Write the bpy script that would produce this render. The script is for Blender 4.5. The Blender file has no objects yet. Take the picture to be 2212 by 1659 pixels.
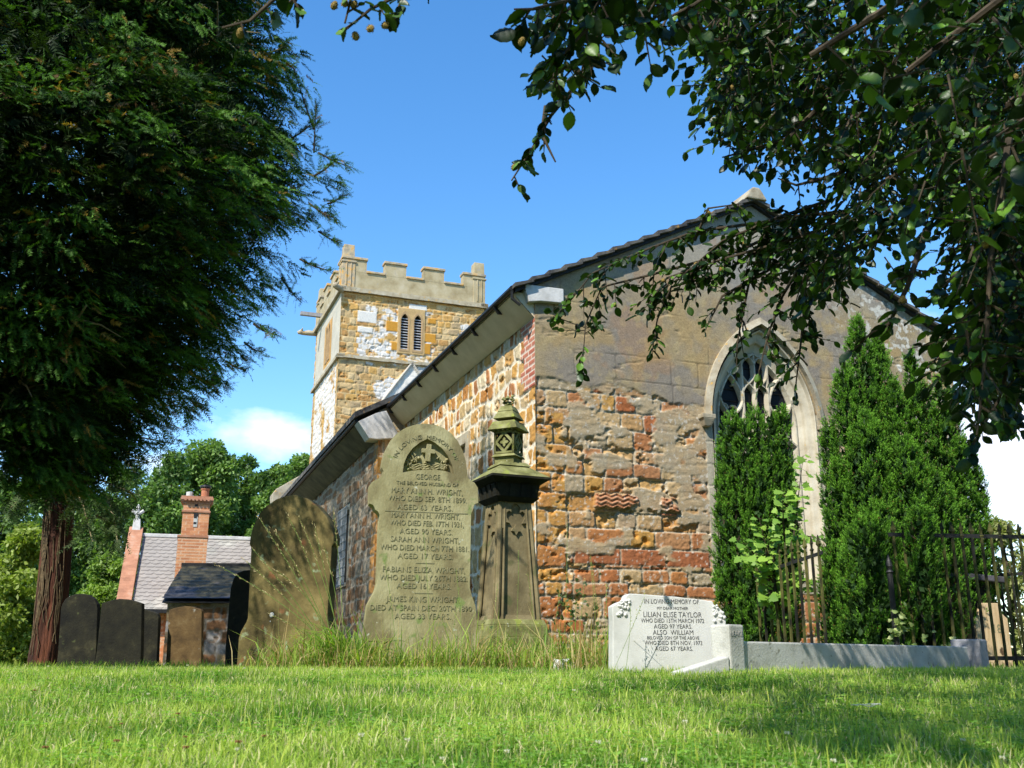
import bpy, bmesh, math, random
import numpy as np
from mathutils import Vector, Matrix
from mathutils.geometry import tessellate_polygon
R = math.radians
rng = np.random.default_rng(7)
random.seed(5)
SC = bpy.context.scene
COL = SC.collection

# ------------------------------------------------------------------ camera
CAMZ = .30
PITCH = R(15.5)
FPX = 2200. / 2212.
cd = bpy.data.cameras.new('camera'); cam = bpy.data.objects.new('camera', cd); COL.objects.link(cam)
cam.location = (0, 0, CAMZ); cam.rotation_euler = (R(90) + PITCH, 0, 0)
cd.sensor_width = 36; cd.lens = 36 * FPX; cd.clip_start = .05; cd.clip_end = 3000
cd.dof.use_dof = True; cd.dof.focus_distance = 9.0; cd.dof.aperture_fstop = 10
SC.camera = cam
# ------------------------------------------------------------------ light
SUN_AZ, SUN_EL = R(-147), R(48)          # azimuth clockwise from +Y
SD = np.array([math.sin(SUN_AZ) * math.cos(SUN_EL), math.cos(SUN_AZ) * math.cos(SUN_EL), math.sin(SUN_EL)])
sl = bpy.data.lights.new('sun', 'SUN'); so = bpy.data.objects.new('sun', sl); COL.objects.link(so)
sl.energy = 4.8; sl.angle = R(.5); sl.color = (1, .95, .86)
so.rotation_euler = Vector(SD).to_track_quat('Z', 'Y').to_euler()
SC.view_settings.view_transform = 'Standard'; SC.view_settings.look = 'None'
SC.view_settings.exposure = 0.68; SC.view_settings.gamma = 1
SC.view_settings.use_curve_mapping = False
SC.cycles.max_bounces = 6; SC.cycles.transparent_max_bounces = 6
W = bpy.data.worlds.new('World'); SC.world = W; W.use_nodes = True
nt = W.node_tree; nt.nodes.clear()
def N_(nt, t, **kw):
    n = nt.nodes.new(t)
    for k, v in kw.items(): setattr(n, k, v)
    return n
out = N_(nt, 'ShaderNodeOutputWorld'); bg = N_(nt, 'ShaderNodeBackground'); sky = N_(nt, 'ShaderNodeTexSky')
sky.sky_type = 'NISHITA'; sky.sun_disc = False; sky.sun_elevation = SUN_EL; sky.sun_rotation = SUN_AZ
sky.air_density = 1.0; sky.dust_density = .1; sky.ozone_density = 1.6; sky.altitude = 50
bg.inputs[1].default_value = .15
hsv = N_(nt, 'ShaderNodeHueSaturation'); hsv.inputs['Saturation'].default_value = 1.3; hsv.inputs['Value'].default_value = 1.2
nt.links.new(sky.outputs[0], hsv.inputs['Color'])
tc = N_(nt, 'ShaderNodeTexCoord')
def vmath(op, a, b=None):
    n = N_(nt, 'ShaderNodeVectorMath', operation=op)
    for i, q in enumerate((a, b)):
        if q is None: continue
        if hasattr(q, 'is_output'): nt.links.new(q, n.inputs[i])
        else: n.inputs[i].default_value = q
    return n
def fmath(op, a, b=0., c=None, clamp=False, T=None):
    T = T or nt
    n = N_(T, 'ShaderNodeMath', operation=op); n.use_clamp = clamp
    for i, q in enumerate((a, b, c)):
        if q is None: continue
        if hasattr(q, 'is_output'): T.links.new(q, n.inputs[i])
        else: n.inputs[i].default_value = q
    return n.outputs[0]
def cloud_blob(az, el, size, squash):
    """mask round a sky direction"""
    d = (math.sin(R(az)) * math.cos(R(el)), math.cos(R(az)) * math.cos(R(el)), math.sin(R(el)))
    s = vmath('SUBTRACT', tc.outputs['Generated'], d)
    m = vmath('MULTIPLY', s.outputs[0], (1 / size, 1 / size, 1 / (size * squash)))
    l = vmath('LENGTH', m.outputs[0])
    return fmath('SUBTRACT', 1.0, l.outputs['Value'])
noi = N_(nt, 'ShaderNodeTexNoise'); noi.inputs['Scale'].default_value = 7; noi.inputs['Detail'].default_value = 8; noi.inputs['Roughness'].default_value = .56
nt.links.new(vmath('MULTIPLY', tc.outputs['Generated'], (1, 1, 1.9)).outputs[0], noi.inputs['Vector'])
blobs = [cloud_blob(-13.5, 12.4, .075, .45), cloud_blob(-18, 10.2, .05, .35), cloud_blob(27, 10.5, .24, .50), cloud_blob(-25, 3, .1, .3), cloud_blob(50, 12, .3, .4)]
acc = blobs[0]
for b in blobs[1:]: acc = fmath('MAXIMUM', acc, b)
acc = fmath('MAXIMUM', acc, -.8)
cm = fmath('ADD', fmath('MULTIPLY', noi.outputs[0], 2.6), acc)
mask = fmath('MULTIPLY', fmath('SUBTRACT', cm, 1.40), 1.5, clamp=True)
mask = fmath('MULTIPLY', mask, .88)
mix = N_(nt, 'ShaderNodeMix', data_type='RGBA'); mix.inputs['B'].default_value = (6.4, 6.7, 7.6, 1)
nt.links.new(mask, mix.inputs['Factor']); nt.links.new(hsv.outputs[0], mix.inputs['A'])
nt.links.new(mix.outputs['Result'], bg.inputs[0]); nt.links.new(bg.outputs[0], out.inputs[0])

# ------------------------------------------------------------------ helpers: projection
CAM = np.array([0, 0, CAMZ]); FW = np.array([0, math.cos(PITCH), math.sin(PITCH)]); UPV = np.array([0, -math.sin(PITCH), math.cos(PITCH)])
def ray(x, y): return FW + np.array([1., 0, 0]) * (x - 1106) / 2200 + UPV * (829.5 - y) / 2200
def atY(x, y, Y):
    d = ray(x, y); return CAM + d * (Y / d[1])
def onplane(x, y, p0, n):
    d = ray(x, y); return CAM + d * (np.dot(np.asarray(p0) - CAM, n) / np.dot(d, n))
def proj(p):
    v = np.asarray(p, float) - CAM; z = v @ FW
    return 1106 + 2200 * v[..., 0] / z, 829.5 - 2200 * (v @ UPV) / z, z
# ------------------------------------------------------------------ helpers: noise
def _h(ix, iy, s):
    n = (ix.astype(np.int64) * 374761393 + iy.astype(np.int64) * 668265263 + s * 2147483647) & 0xffffffff
    n = ((n ^ (n >> 13)) * 1274126177) & 0xffffffff
    return ((n ^ (n >> 16)) & 0xffffff) / float(0xffffff)
def vnoise(x, y, s=0):
    x0 = np.floor(x); y0 = np.floor(y); fx = x - x0; fy = y - y0
    fx = fx * fx * (3 - 2 * fx); fy = fy * fy * (3 - 2 * fy)
    a = _h(x0, y0, s); b = _h(x0 + 1, y0, s); c = _h(x0, y0 + 1, s); d = _h(x0 + 1, y0 + 1, s)
    return (a * (1 - fx) + b * fx) * (1 - fy) + (c * (1 - fx) + d * fx) * fy
def fbm(x, y, s=0, o=4, g=.5):
    t = 0; A = 1; S = 0
    for i in range(o):
        t = t + A * vnoise(x * 2 ** i + 17.3 * i, y * 2 ** i + 9.1 * i, s + i); S += A; A *= g
    return t / S
def sst(a, b, x):
    t = np.clip((x - a) / (b - a), 0, 1); return t * t * (3 - 2 * t)
def lerp(a, b, t):
    t = np.asarray(t)[..., None] if np.ndim(t) else t
    return a * (1 - t) + b * t
C3 = lambda *c: np.array(c, float)
# ------------------------------------------------------------------ helpers: objects
def tag(o, label=None, cat=None, group=None, kind=None):
    if label: o['label'] = label
    if cat: o['category'] = cat
    if group: o['group'] = group
    if kind: o['kind'] = kind
    return o
def thing(name, label, cat, loc=(0, 0, 0), group=None, kind=None):
    o = bpy.data.objects.new(name, None); COL.objects.link(o); o.location = loc; o.empty_display_size = .2
    return tag(o, label, cat, group, kind)
def link(name, me, mat, parent=None):
    o = bpy.data.objects.new(name, me); COL.objects.link(o)
    if mat is not None: me.materials.append(mat)
    if parent is not None:
        o.parent = parent
        if parent.type == 'EMPTY': o.matrix_parent_inverse = Matrix.Translation(parent.location).inverted()
    return o
def np_mesh(name, V, F, col=None, smooth=False):
    V = np.asarray(V, np.float32).reshape(-1, 3); F = np.asarray(F, np.int32); k = F.shape[1]
    me = bpy.data.meshes.new(name); me.vertices.add(len(V)); me.vertices.foreach_set('co', V.ravel())
    me.loops.add(F.size); me.loops.foreach_set('vertex_index', F.ravel())
    me.polygons.add(len(F)); me.polygons.foreach_set('loop_start', np.arange(0, F.size, k, dtype=np.int32))
    me.polygons.foreach_set('loop_total', np.full(len(F), k, np.int32))
    if smooth: me.polygons.foreach_set('use_smooth', np.ones(len(F), bool))
    if col is not None:
        a = me.color_attributes.new('Col', 'FLOAT_COLOR', 'POINT')
        c = np.ones((len(V), 4), np.float32); c[:, :3] = col; a.data.foreach_set('color', c.ravel())
    me.update(calc_edges=True); me.validate(); return me
class MB:
    """mesh collector"""
    def __init__(s): s.v = []; s.f = []
    def add(s, v, f):
        b = len(s.v); s.v += [tuple(q) for q in v]; s.f += [tuple(i + b for i in q) for q in f]; return s
    def hexa(s, p):   # 8 points: bottom 4, top 4
        return s.add(p, [(3, 2, 1, 0), (4, 5, 6, 7), (0, 1, 5, 4), (1, 2, 6, 5), (2, 3, 7, 6), (3, 0, 4, 7)])
    def box(s, fr, u0, u1, n0, n1, z0, z1):
        return s.hexa([fr(u, n, z) for z in (z0, z1) for u, n in ((u0, n0), (u1, n0), (u1, n1), (u0, n1))])
    def frus(s, fr, w0, d0, w1, d1, z0, z1, cu=0, cn=0):
        return s.hexa([fr(cu + a * w, cn + b * d, z) for z, w, d in ((z0, w0 / 2, d0 / 2), (z1, w1 / 2, d1 / 2)) for a, b in ((-1, -1), (1, -1), (1, 1), (-1, 1))])
    def tube(s, pts, rad, k=6, cap=True):
        P = [Vector(p) for p in pts]; n = len(P); rr = rad if hasattr(rad, '__len__') else [rad] * n
        b = len(s.v); ref = Vector((.3, .2, .93)).normalized()
        for i, p in enumerate(P):
            t = (P[min(i + 1, n - 1)] - P[max(i - 1, 0)]).normalized()
            a = t.cross(ref)
            if a.length < .05: a = t.cross(Vector((1, 0, 0)))
            a.normalize(); c = t.cross(a)
            for j in range(k):
                w = 2 * math.pi * j / k; s.v.append(tuple(p + (a * math.cos(w) + c * math.sin(w)) * rr[i]))
        for i in range(n - 1):
            for j in range(k):
                s.f.append((b + i * k + j, b + i * k + (j + 1) % k, b + (i + 1) * k + (j + 1) % k, b + (i + 1) * k + j))
        if cap:
            s.f.append(tuple(b + j for j in range(k))); s.f.append(tuple(b + (n - 1) * k + j for j in reversed(range(k))))
        return s
    def lathe(s, c, prof, k=12):
        b = len(s.v); n = len(prof)
        for r, z in prof:
            for j in range(k):
                w = 2 * math.pi * j / k; s.v.append((c[0] + r * math.cos(w), c[1] + r * math.sin(w), c[2] + z))
        for i in range(n - 1):
            for j in range(k): s.f.append((b + i * k + j, b + i * k + (j + 1) % k, b + (i + 1) * k + (j + 1) % k, b + (i + 1) * k + j))
        s.f.append(tuple(b + j for j in reversed(range(k)))); s.f.append(tuple(b + (n - 1) * k + j for j in range(k)))
        return s
    def plate(s, fr, outer, holes, n0, n1):
        """flat plate in the u-z plane of the frame with holes, between depths n0 and n1"""
        loops = [outer] + holes; flat = [p for l in loops for p in l]; b = len(s.v); m = len(flat)
        tris = tessellate_polygon([[Vector((p[0], p[1], 0)) for p in l] for l in loops])
        for nn in (n0, n1): s.v += [tuple(fr(p[0], nn, p[1])) for p in flat]
        for t in tris: s.f.append(tuple(b + i for i in t)); s.f.append(tuple(b + m + i for i in reversed(t)))
        o = 0
        for l in loops:
            for i in range(len(l)):
                j = (i + 1) % len(l); s.f.append((b + o + i, b + o + j, b + m + o + j, b + m + o + i))
            o += len(l)
        return s
    def mesh(s, name, bevel=0, smooth=False, seg=2, rough=0):
        me = bpy.data.meshes.new(name); me.from_pydata(s.v, [], s.f); me.update()
        bm = bmesh.new(); bm.from_mesh(me)
        bmesh.ops.recalc_face_normals(bm, faces=bm.faces)
        if bevel:
            bmesh.ops.dissolve_limit(bm, angle_limit=.01, verts=bm.verts, edges=bm.edges)
            es = [e for e in bm.edges if len(e.link_faces) == 2 and e.calc_face_angle(0) > .5]
            bmesh.ops.bevel(bm, geom=es, offset=bevel, segments=seg, affect='EDGES', profile=.6)
        bm.to_mesh(me); bm.free()
        if smooth:
            for p in me.polygons: p.use_smooth = True
        return me
    def build(s, name, mat, parent=None, **kw): return link(name, s.mesh(name, **kw), mat, parent)
class Frame:
    """local frame: u along az direction, n depth away from camera side, z up; tilt leans"""
    def __init__(s, o, az, lean=0, back=0):
        s.o = np.array(o, float); a = R(az)
        s.U = np.array([math.sin(a), math.cos(a), 0]); s.Nn = np.array([-math.cos(a), math.sin(a), 0]); s.Z = np.array([0, 0, 1.])
        if lean:
            l = R(lean); U, Z = s.U.copy(), s.Z.copy(); s.U = U * math.cos(l) - Z * math.sin(l); s.Z = Z * math.cos(l) + U * math.sin(l)
        if back:
            l = R(back); n, Z = s.Nn.copy(), s.Z.copy(); s.Nn = n * math.cos(l) - Z * math.sin(l); s.Z = Z * math.cos(l) + n * math.sin(l)
    def __call__(s, u, n, z): return s.o + s.U * u + s.Nn * n + s.Z * z
    def px(s, x, y):
        p = onplane(x, y, s.o, s.Nn) - s.o; return (float(p @ s.U), float(p @ s.Z))
# ------------------------------------------------------------------ materials
def mat_new(name):
    m = bpy.data.materials.new(name); m.use_nodes = True; t = m.node_tree; return m, t, t.nodes['Principled BSDF']
def mat_attr(name, rough=.9, bump=.3, bscale=120., spec=.25, var=.25, vscale=30., bdist=.01):
    m, t, b = mat_new(name)
    a = N_(t, 'ShaderNodeAttribute'); a.attribute_name = 'Col'
    tcn = N_(t, 'ShaderNodeTexCoord')
    n1 = N_(t, 'ShaderNodeTexNoise'); n1.inputs['Scale'].default_value = vscale; n1.inputs['Detail'].default_value = 6; n1.inputs['Roughness'].default_value = .65
    n2 = N_(t, 'ShaderNodeTexNoise'); n2.inputs['Scale'].default_value = bscale; n2.inputs['Detail'].default_value = 5
    t.links.new(tcn.outputs['Object'], n1.inputs['Vector']); t.links.new(tcn.outputs['Object'], n2.inputs['Vector'])
    mr = N_(t, 'ShaderNodeMapRange'); mr.inputs[1].default_value = .25; mr.inputs[2].default_value = .75; mr.inputs[3].default_value = 1 - var; mr.inputs[4].default_value = 1 + var
    t.links.new(n1.outputs[0], mr.inputs[0])
    mx = N_(t, 'ShaderNodeVectorMath', operation='SCALE'); t.links.new(a.outputs['Color'], mx.inputs[0]); t.links.new(mr.outputs[0], mx.inputs['Scale'])
    t.links.new(mx.outputs[0], b.inputs['Base Color'])
    bp = N_(t, 'ShaderNodeBump'); bp.inputs['Strength'].default_value = bump; bp.inputs['Distance'].default_value = bdist
    t.links.new(n2.outputs[0], bp.inputs['Height']); t.links.new(bp.outputs[0], b.inputs['Normal'])
    b.inputs['Roughness'].default_value = rough; b.inputs['Specular IOR Level'].default_value = spec
    return m
def mat_leaf(name, rough=.45, spec=.4, trans=.35):
    m, t, b = mat_new(name)
    a = N_(t, 'ShaderNodeAttribute'); a.attribute_name = 'Col'
    t.links.new(a.outputs['Color'], b.inputs['Base Color']); b.inputs['Roughness'].default_value = rough; b.inputs['Specular IOR Level'].default_value = spec
    tr = N_(t, 'ShaderNodeBsdfTranslucent'); ms = N_(t, 'ShaderNodeMixShader'); ms.inputs[0].default_value = trans
    s = N_(t, 'ShaderNodeVectorMath', operation='MULTIPLY'); s.inputs[1].default_value = (1.3, 1.5, .5)
    t.links.new(a.outputs['Color'], s.inputs[0]); t.links.new(s.outputs[0], tr.inputs['Color'])
    o = t.nodes['Material Output']
    t.links.new(b.outputs[0], ms.inputs[1]); t.links.new(tr.outputs[0], ms.inputs[2]); t.links.new(ms.outputs[0], o.inputs[0])
    return m
def mat_noise(name, cols, scale=6., rough=.85, bump=.4, bscale=40., spec=.25, detail=8, bdist=.01, metal=0, stretch=(1, 1, 1), spots=None):
    """cols: list of (pos, rgb) for the colour ramp over a noise; spots=(scale, thr, rgb) adds lichen"""
    m, t, b = mat_new(name)
    tcn = N_(t, 'ShaderNodeTexCoord'); mp = N_(t, 'ShaderNodeMapping'); mp.inputs['Scale'].default_value = stretch
    t.links.new(tcn.outputs['Object'], mp.inputs[0])
    n = N_(t, 'ShaderNodeTexNoise'); n.inputs['Scale'].default_value = scale; n.inputs['Detail'].default_value = detail; n.inputs['Roughness'].default_value = .62
    t.links.new(mp.outputs[0], n.inputs['Vector'])
    cr = N_(t, 'ShaderNodeValToRGB'); e = cr.color_ramp.elements
    while len(e) < len(cols): e.new(.5)
    for i, (p, c) in enumerate(cols): e[i].position = p; e[i].color = (*c, 1)
    t.links.new(n.outputs[0], cr.inputs[0]); col = cr.outputs[0]
    if spots:
        for k, (sc, th, rgb) in enumerate(spots):
            q = N_(t, 'ShaderNodeTexNoise'); q.inputs['Scale'].default_value = sc; q.inputs['Detail'].default_value = 5
            mp2 = N_(t, 'ShaderNodeMapping'); mp2.inputs['Location'].default_value = (3.1 * k + 1, 7, 2); t.links.new(tcn.outputs['Object'], mp2.inputs[0]); t.links.new(mp2.outputs[0], q.inputs['Vector'])
            f = fmath('MULTIPLY', fmath('SUBTRACT', q.outputs[0], th, T=t), 14, clamp=True, T=t)
            mm = N_(t, 'ShaderNodeMix', data_type='RGBA'); mm.inputs['B'].default_value = (*rgb, 1)
            t.links.new(f, mm.inputs['Factor']); t.links.new(col, mm.inputs['A']); col = mm.outputs['Result']
    t.links.new(col, b.inputs['Base Color'])
    n2 = N_(t, 'ShaderNodeTexNoise'); n2.inputs['Scale'].default_value = bscale; n2.inputs['Detail'].default_value = 6
    t.links.new(mp.outputs[0], n2.inputs['Vector'])
    bp = N_(t, 'ShaderNodeBump'); bp.inputs['Strength'].default_value = bump; bp.inputs['Distance'].default_value = bdist
    t.links.new(n2.outputs[0], bp.inputs['Height']); t.links.new(bp.outputs[0], b.inputs['Normal'])
    b.inputs['Roughness'].default_value = rough; b.inputs['Specular IOR Level'].default_value = spec; b.inputs['Metallic'].default_value = metal
    return m
M_stonework = mat_attr('stonework', bump=.5, bscale=90, var=.28, vscale=45)
M_dressed = mat_noise('dressed_stone', [(.3, (.24, .19, .12)), (.5, (.36, .31, .215)), (.7, (.45, .41, .31))], 5, spots=[(9, .62, (.50, .30, .08)), (14, .64, (.16, .15, .12))], bump=.5)
M_white = mat_noise('painted_stone', [(.3, (.42, .41, .38)), (.6, (.58, .57, .54))], 8, bump=.3, spots=[(30, .68, (.4, .39, .36))])
M_slate = mat_noise('roof_slate', [(.35, (.035, .033, .032)), (.55, (.09, .085, .075)), (.72, (.20, .17, .13))], 7, bump=.6, spots=[(11, .64, (.36, .2, .05))])
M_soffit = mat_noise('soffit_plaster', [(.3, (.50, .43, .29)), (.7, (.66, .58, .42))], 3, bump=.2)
M_soffit_shade = mat_noise('shaded_soffit', [(.3, (.05, .045, .025)), (.7, (.15, .125, .07))], 3, bump=.2)  # dark copy of the soffit plaster; the nave eave's shade is in its colour
M_black = mat_noise('black_iron', [(.3, (.012, .012, .012)), (.7, (.03, .03, .03))], 20, rough=.5, bump=.2)
M_green_iron = mat_noise('algae_iron', [(.42, (.012, .012, .010)), (.54, (.075, .075, .02)), (.72, (.19, .18, .05))], 6, rough=.75, bump=.4, stretch=(1, 1, .5))
M_glass = mat_new('dark_glass')[0]; _b = M_glass.node_tree.nodes['Principled BSDF']; _b.inputs['Base Color'].default_value = (.012, .014, .018, 1); _b.inputs['Roughness'].default_value = .25; _b.inputs['Specular IOR Level'].default_value = .15
M_green_stone = mat_noise('mossy_sandstone', [(.28, (.15, .125, .06)), (.47, (.26, .235, .115)), (.62, (.34, .315, .17)), (.8, (.39, .385, .22))], 5, bump=.4, bscale=60, stretch=(1, 1, .55), spots=[(2.6, .56, (.17, .145, .07)), (7, .62, (.17, .22, .07)), (22, .68, (.42, .43, .32))])
M_letter = mat_noise('weathered_letters', [(.3, (.15, .14, .075)), (.7, (.27, .26, .15))], 12)
M_black_letter = mat_noise('black_letters', [(.3, (.05, .05, .055)), (.7, (.14, .14, .14))], 30)
M_faded_letter = mat_noise('faded_letters', [(.3, (.30, .29, .27)), (.7, (.38, .37, .34))], 12)
M_dark_stone = mat_noise('dark_algae_stone', [(.35, (.006, .006, .004)), (.55, (.018, .017, .009)), (.72, (.055, .05, .024))], 4, bump=.5, spots=[(9, .66, (.06, .07, .025))])
M_lean_stone = mat_noise('lichened_stone', [(.3, (.04, .03, .010)), (.5, (.11, .085, .028)), (.72, (.21, .165, .06))], 4, bump=.5, spots=[(5, .63, (.20, .075, .03)), (10, .63, (.21, .25, .14))])
M_brown_stone = mat_noise('brown_stone', [(.3, (.05, .03, .012)), (.55, (.12, .075, .028)), (.75, (.18, .13, .06))], 5, bump=.4, spots=[(8, .66, (.25, .24, .2))])
M_white_marble = mat_noise('white_marble', [(.3, (.44, .44, .40)), (.5, (.56, .56, .53)), (.7, (.62, .62, .59))], 4, rough=.6, bump=.15, bscale=120, spots=[(26, .70, (.30, .30, .27))])
M_kerb = mat_noise('kerb_marble', [(.3, (.30, .30, .26)), (.5, (.46, .46, .42)), (.7, (.55, .55, .52))], 5, rough=.7, bump=.3, bscale=80, spots=[(24, .64, (.24, .24, .20))])
M_kerb_grey = mat_noise('grey_kerb', [(.3, (.20, .20, .21)), (.7, (.32, .32, .34))], 9, rough=.8, bump=.4, bscale=60)
M_bark = mat_noise('red_bark', [(.3, (.018, .009, .006)), (.55, (.08, .028, .015)), (.75, (.19, .065, .03))], 5, bump=1, bscale=14, bdist=.05, stretch=(2.2, 2.2, .18))
M_twig = mat_noise('twig_bark', [(.3, (.03, .022, .014)), (.7, (.085, .065, .04))], 15, bump=.4)
M_pale_twig = mat_noise('pale_bark', [(.3, (.16, .12, .06)), (.7, (.30, .24, .13))], 15, bump=.4)
M_yew = mat_leaf('yew_needles', .6, .15, .25)
M_beech = mat_leaf('beech_leaf', .42, .3, .14)
M_leaf = mat_leaf('broad_leaf', .5, .35, .35)
M_grass = mat_leaf('grass_blade', .55, .3, .45)
M_deadstem = mat_noise('dead_stem', [(.3, (.05, .035, .02)), (.7, (.17, .12, .06))], 15)
M_straw = mat_leaf('dry_grass', .7, .2, .3)
M_husk = mat_noise('beech_husk', [(.3, (.25, .17, .04)), (.7, (.42, .30, .09))], 60, bump=1, bscale=300)
M_brick_pot = mat_noise('terracotta', [(.3, (.33, .12, .06)), (.7, (.46, .19, .10))], 12)

# ------------------------------------------------------------------ relief sheets
SAT, GAIN = 1.18, .88
def sheet(name, fr, u0, u1, v0, v1, res, func, parent=None, mat=None, fn=None, smooth=True):
    """a relief wall: func(u, v) -> outward height, rgb, keep mask. Fine grid, real relief."""
    nu = max(2, int((u1 - u0) / res) + 1); nv = max(2, int((v1 - v0) / res) + 1)
    u, v = np.meshgrid(np.linspace(u0, u1, nu), np.linspace(v0, v1, nv))
    h, c, keep = func(u, v)
    lm = c @ np.array([.3, .6, .1]); c = np.clip(lm[..., None] + (c - lm[..., None]) * SAT, 0, 1) * GAIN
    if fn is None: P = fr.o + u[..., None] * fr.U + v[..., None] * fr.Z - h[..., None] * fr.Nn
    else: P = fn(u, v, h)
    idx = np.arange(nu * nv).reshape(nv, nu)
    F = np.stack([idx[:-1, :-1], idx[:-1, 1:], idx[1:, 1:], idx[1:, :-1]], -1)
    if keep is not None:
        k = keep[:-1, :-1] & keep[:-1, 1:] & keep[1:, 1:] & keep[1:, :-1]; F = F[k]
        used = np.zeros(nu * nv, bool); used[F.ravel()] = True; mp = np.cumsum(used) - 1
        F = mp[F.reshape(-1, 4)]; V = P.reshape(-1, 3)[used]; c = c.reshape(-1, 3)[used]
    else: V = P.reshape(-1, 3); c = c.reshape(-1, 3); F = F.reshape(-1, 4)
    return link(name, np_mesh(name, V, F, np.clip(c, 0, 1), smooth), mat or M_stonework, parent)
def layout(u, v, rows, wmin, wmax, seed, warp=.03, wscale=3., v0=-1.):
    """coursed stones: id, distance to the joint, local coordinates"""
    r = np.random.default_rng(seed)
    uu = u + warp * 2 * (fbm(u * wscale, v * wscale, seed, 3) - .5) + warp * .5 * (fbm(u * wscale * 5, v * wscale * 5, seed + 3, 2) - .5)
    vv = v + warp * 2 * (fbm(u * wscale + 50, v * wscale, seed + 9, 3) - .5) + warp * .5 * (fbm(u * wscale * 5, v * wscale * 5 + 9, seed + 4, 2) - .5)
    hs = []; z = v0
    while z < v.max() + 1: hs.append(z); z += r.uniform(*rows)
    hs = np.array(hs); ri = np.clip(np.searchsorted(hs, vv) - 1, 0, len(hs) - 2)
    dv = np.minimum(vv - hs[ri], hs[ri + 1] - vv)
    du = np.zeros_like(u); ci = np.zeros_like(ri)
    U0, U1 = uu.min() - 1, uu.max() + 1
    for k in np.unique(ri):
        b = [U0 + r.uniform(-.2, .2)]
        while b[-1] < U1 + 1: b.append(b[-1] + r.uniform(wmin, wmax) * (1 if r.random() > .25 else .6))
        b = np.array(b); m = ri == k; x = uu[m]; j = np.clip(np.searchsorted(b, x) - 1, 0, len(b) - 2)
        du[m] = np.minimum(x - b[j], b[j + 1] - x); ci[m] = j
    # rounded corners
    d = np.where((du < .05) & (dv < .05), .05 - np.hypot(.05 - np.minimum(du, .05), .05 - np.minimum(dv, .05)), np.minimum(du, dv))
    return ri * 977 + ci, d, ri
def rid(i, s): return _h(i, i * 0 + s, s)
def pal(cols, t):
    cols = np.array(cols, float); k = np.clip((t * len(cols)).astype(int), 0, len(cols) - 1); return cols[k]
def poly_mask(u, v, poly):
    ins = np.zeros(u.shape, bool); n = len(poly)
    for i in range(n):
        x0, y0 = poly[i]; x1, y1 = poly[(i + 1) % n]
        if y0 == y1: continue
        c = ((v > y0) != (v > y1)) & (u < (x1 - x0) * (v - y0) / (y1 - y0) + x0); ins ^= c
    return ins
def arch(cx, w, zs, za, z0, n=14, rise=None):
    """pointed arch outline, counter-clockwise from bottom right"""
    h = w / 2; H = za - zs; rad = (h * h + H * H) / (2 * h)
    pts = [(cx - h, z0), (cx + h, z0)]
    c = cx + h - rad; a1 = math.atan2(H, cx - c)
    right = [(c + rad * math.cos(a1 * i / n), zs + rad * math.sin(a1 * i / n)) for i in range(n + 1)]
    return pts + right + [(2 * cx - x, z) for x, z in reversed(right[:-1])]
def edgefade(h, *ds):
    for d in ds: h = h * np.clip(d / .025, 0, 1)
    return h
print('helpers ok')
# ================================================================== ground
def gz(x, y):
    x = np.asarray(x, float); y = np.asarray(y, float)
    return .265 * sst(-.5, 7.5, y) + .012 * (fbm(x * 1.3, y * 1.3, 3, 3) - .5) * sst(0, 2, y) - .03 * sst(9, 30, y)
def ground():
    ys = np.concatenate([np.linspace(-12, 0, 20)[:-1], np.linspace(0, 12, 160), np.linspace(12, 60, 60)[1:], np.geomspace(61, 1500, 30)])
    xs = np.concatenate([-np.geomspace(1500, 15, 25), np.linspace(-14.5, 14.5, 240), np.geomspace(15, 1500, 25)])
    X, Y = np.meshgrid(xs, ys); Z = gz(X, Y); n, m = X.shape
    i = np.arange(n * m).reshape(n, m)
    F = np.stack([i[:-1, :-1], i[:-1, 1:], i[1:, 1:], i[1:, :-1]], -1).reshape(-1, 4)
    m_ = mat_noise('turf_soil', [(.35, (.035, .05, .014)), (.55, (.075, .115, .022)), (.75, (.13, .16, .04))], 9, bump=1, bscale=50, bdist=.02)
    o = link('ground', np_mesh('ground', np.stack([X, Y, Z], -1), F, smooth=True), m_); tag(o, kind='structure')
ground()
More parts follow.
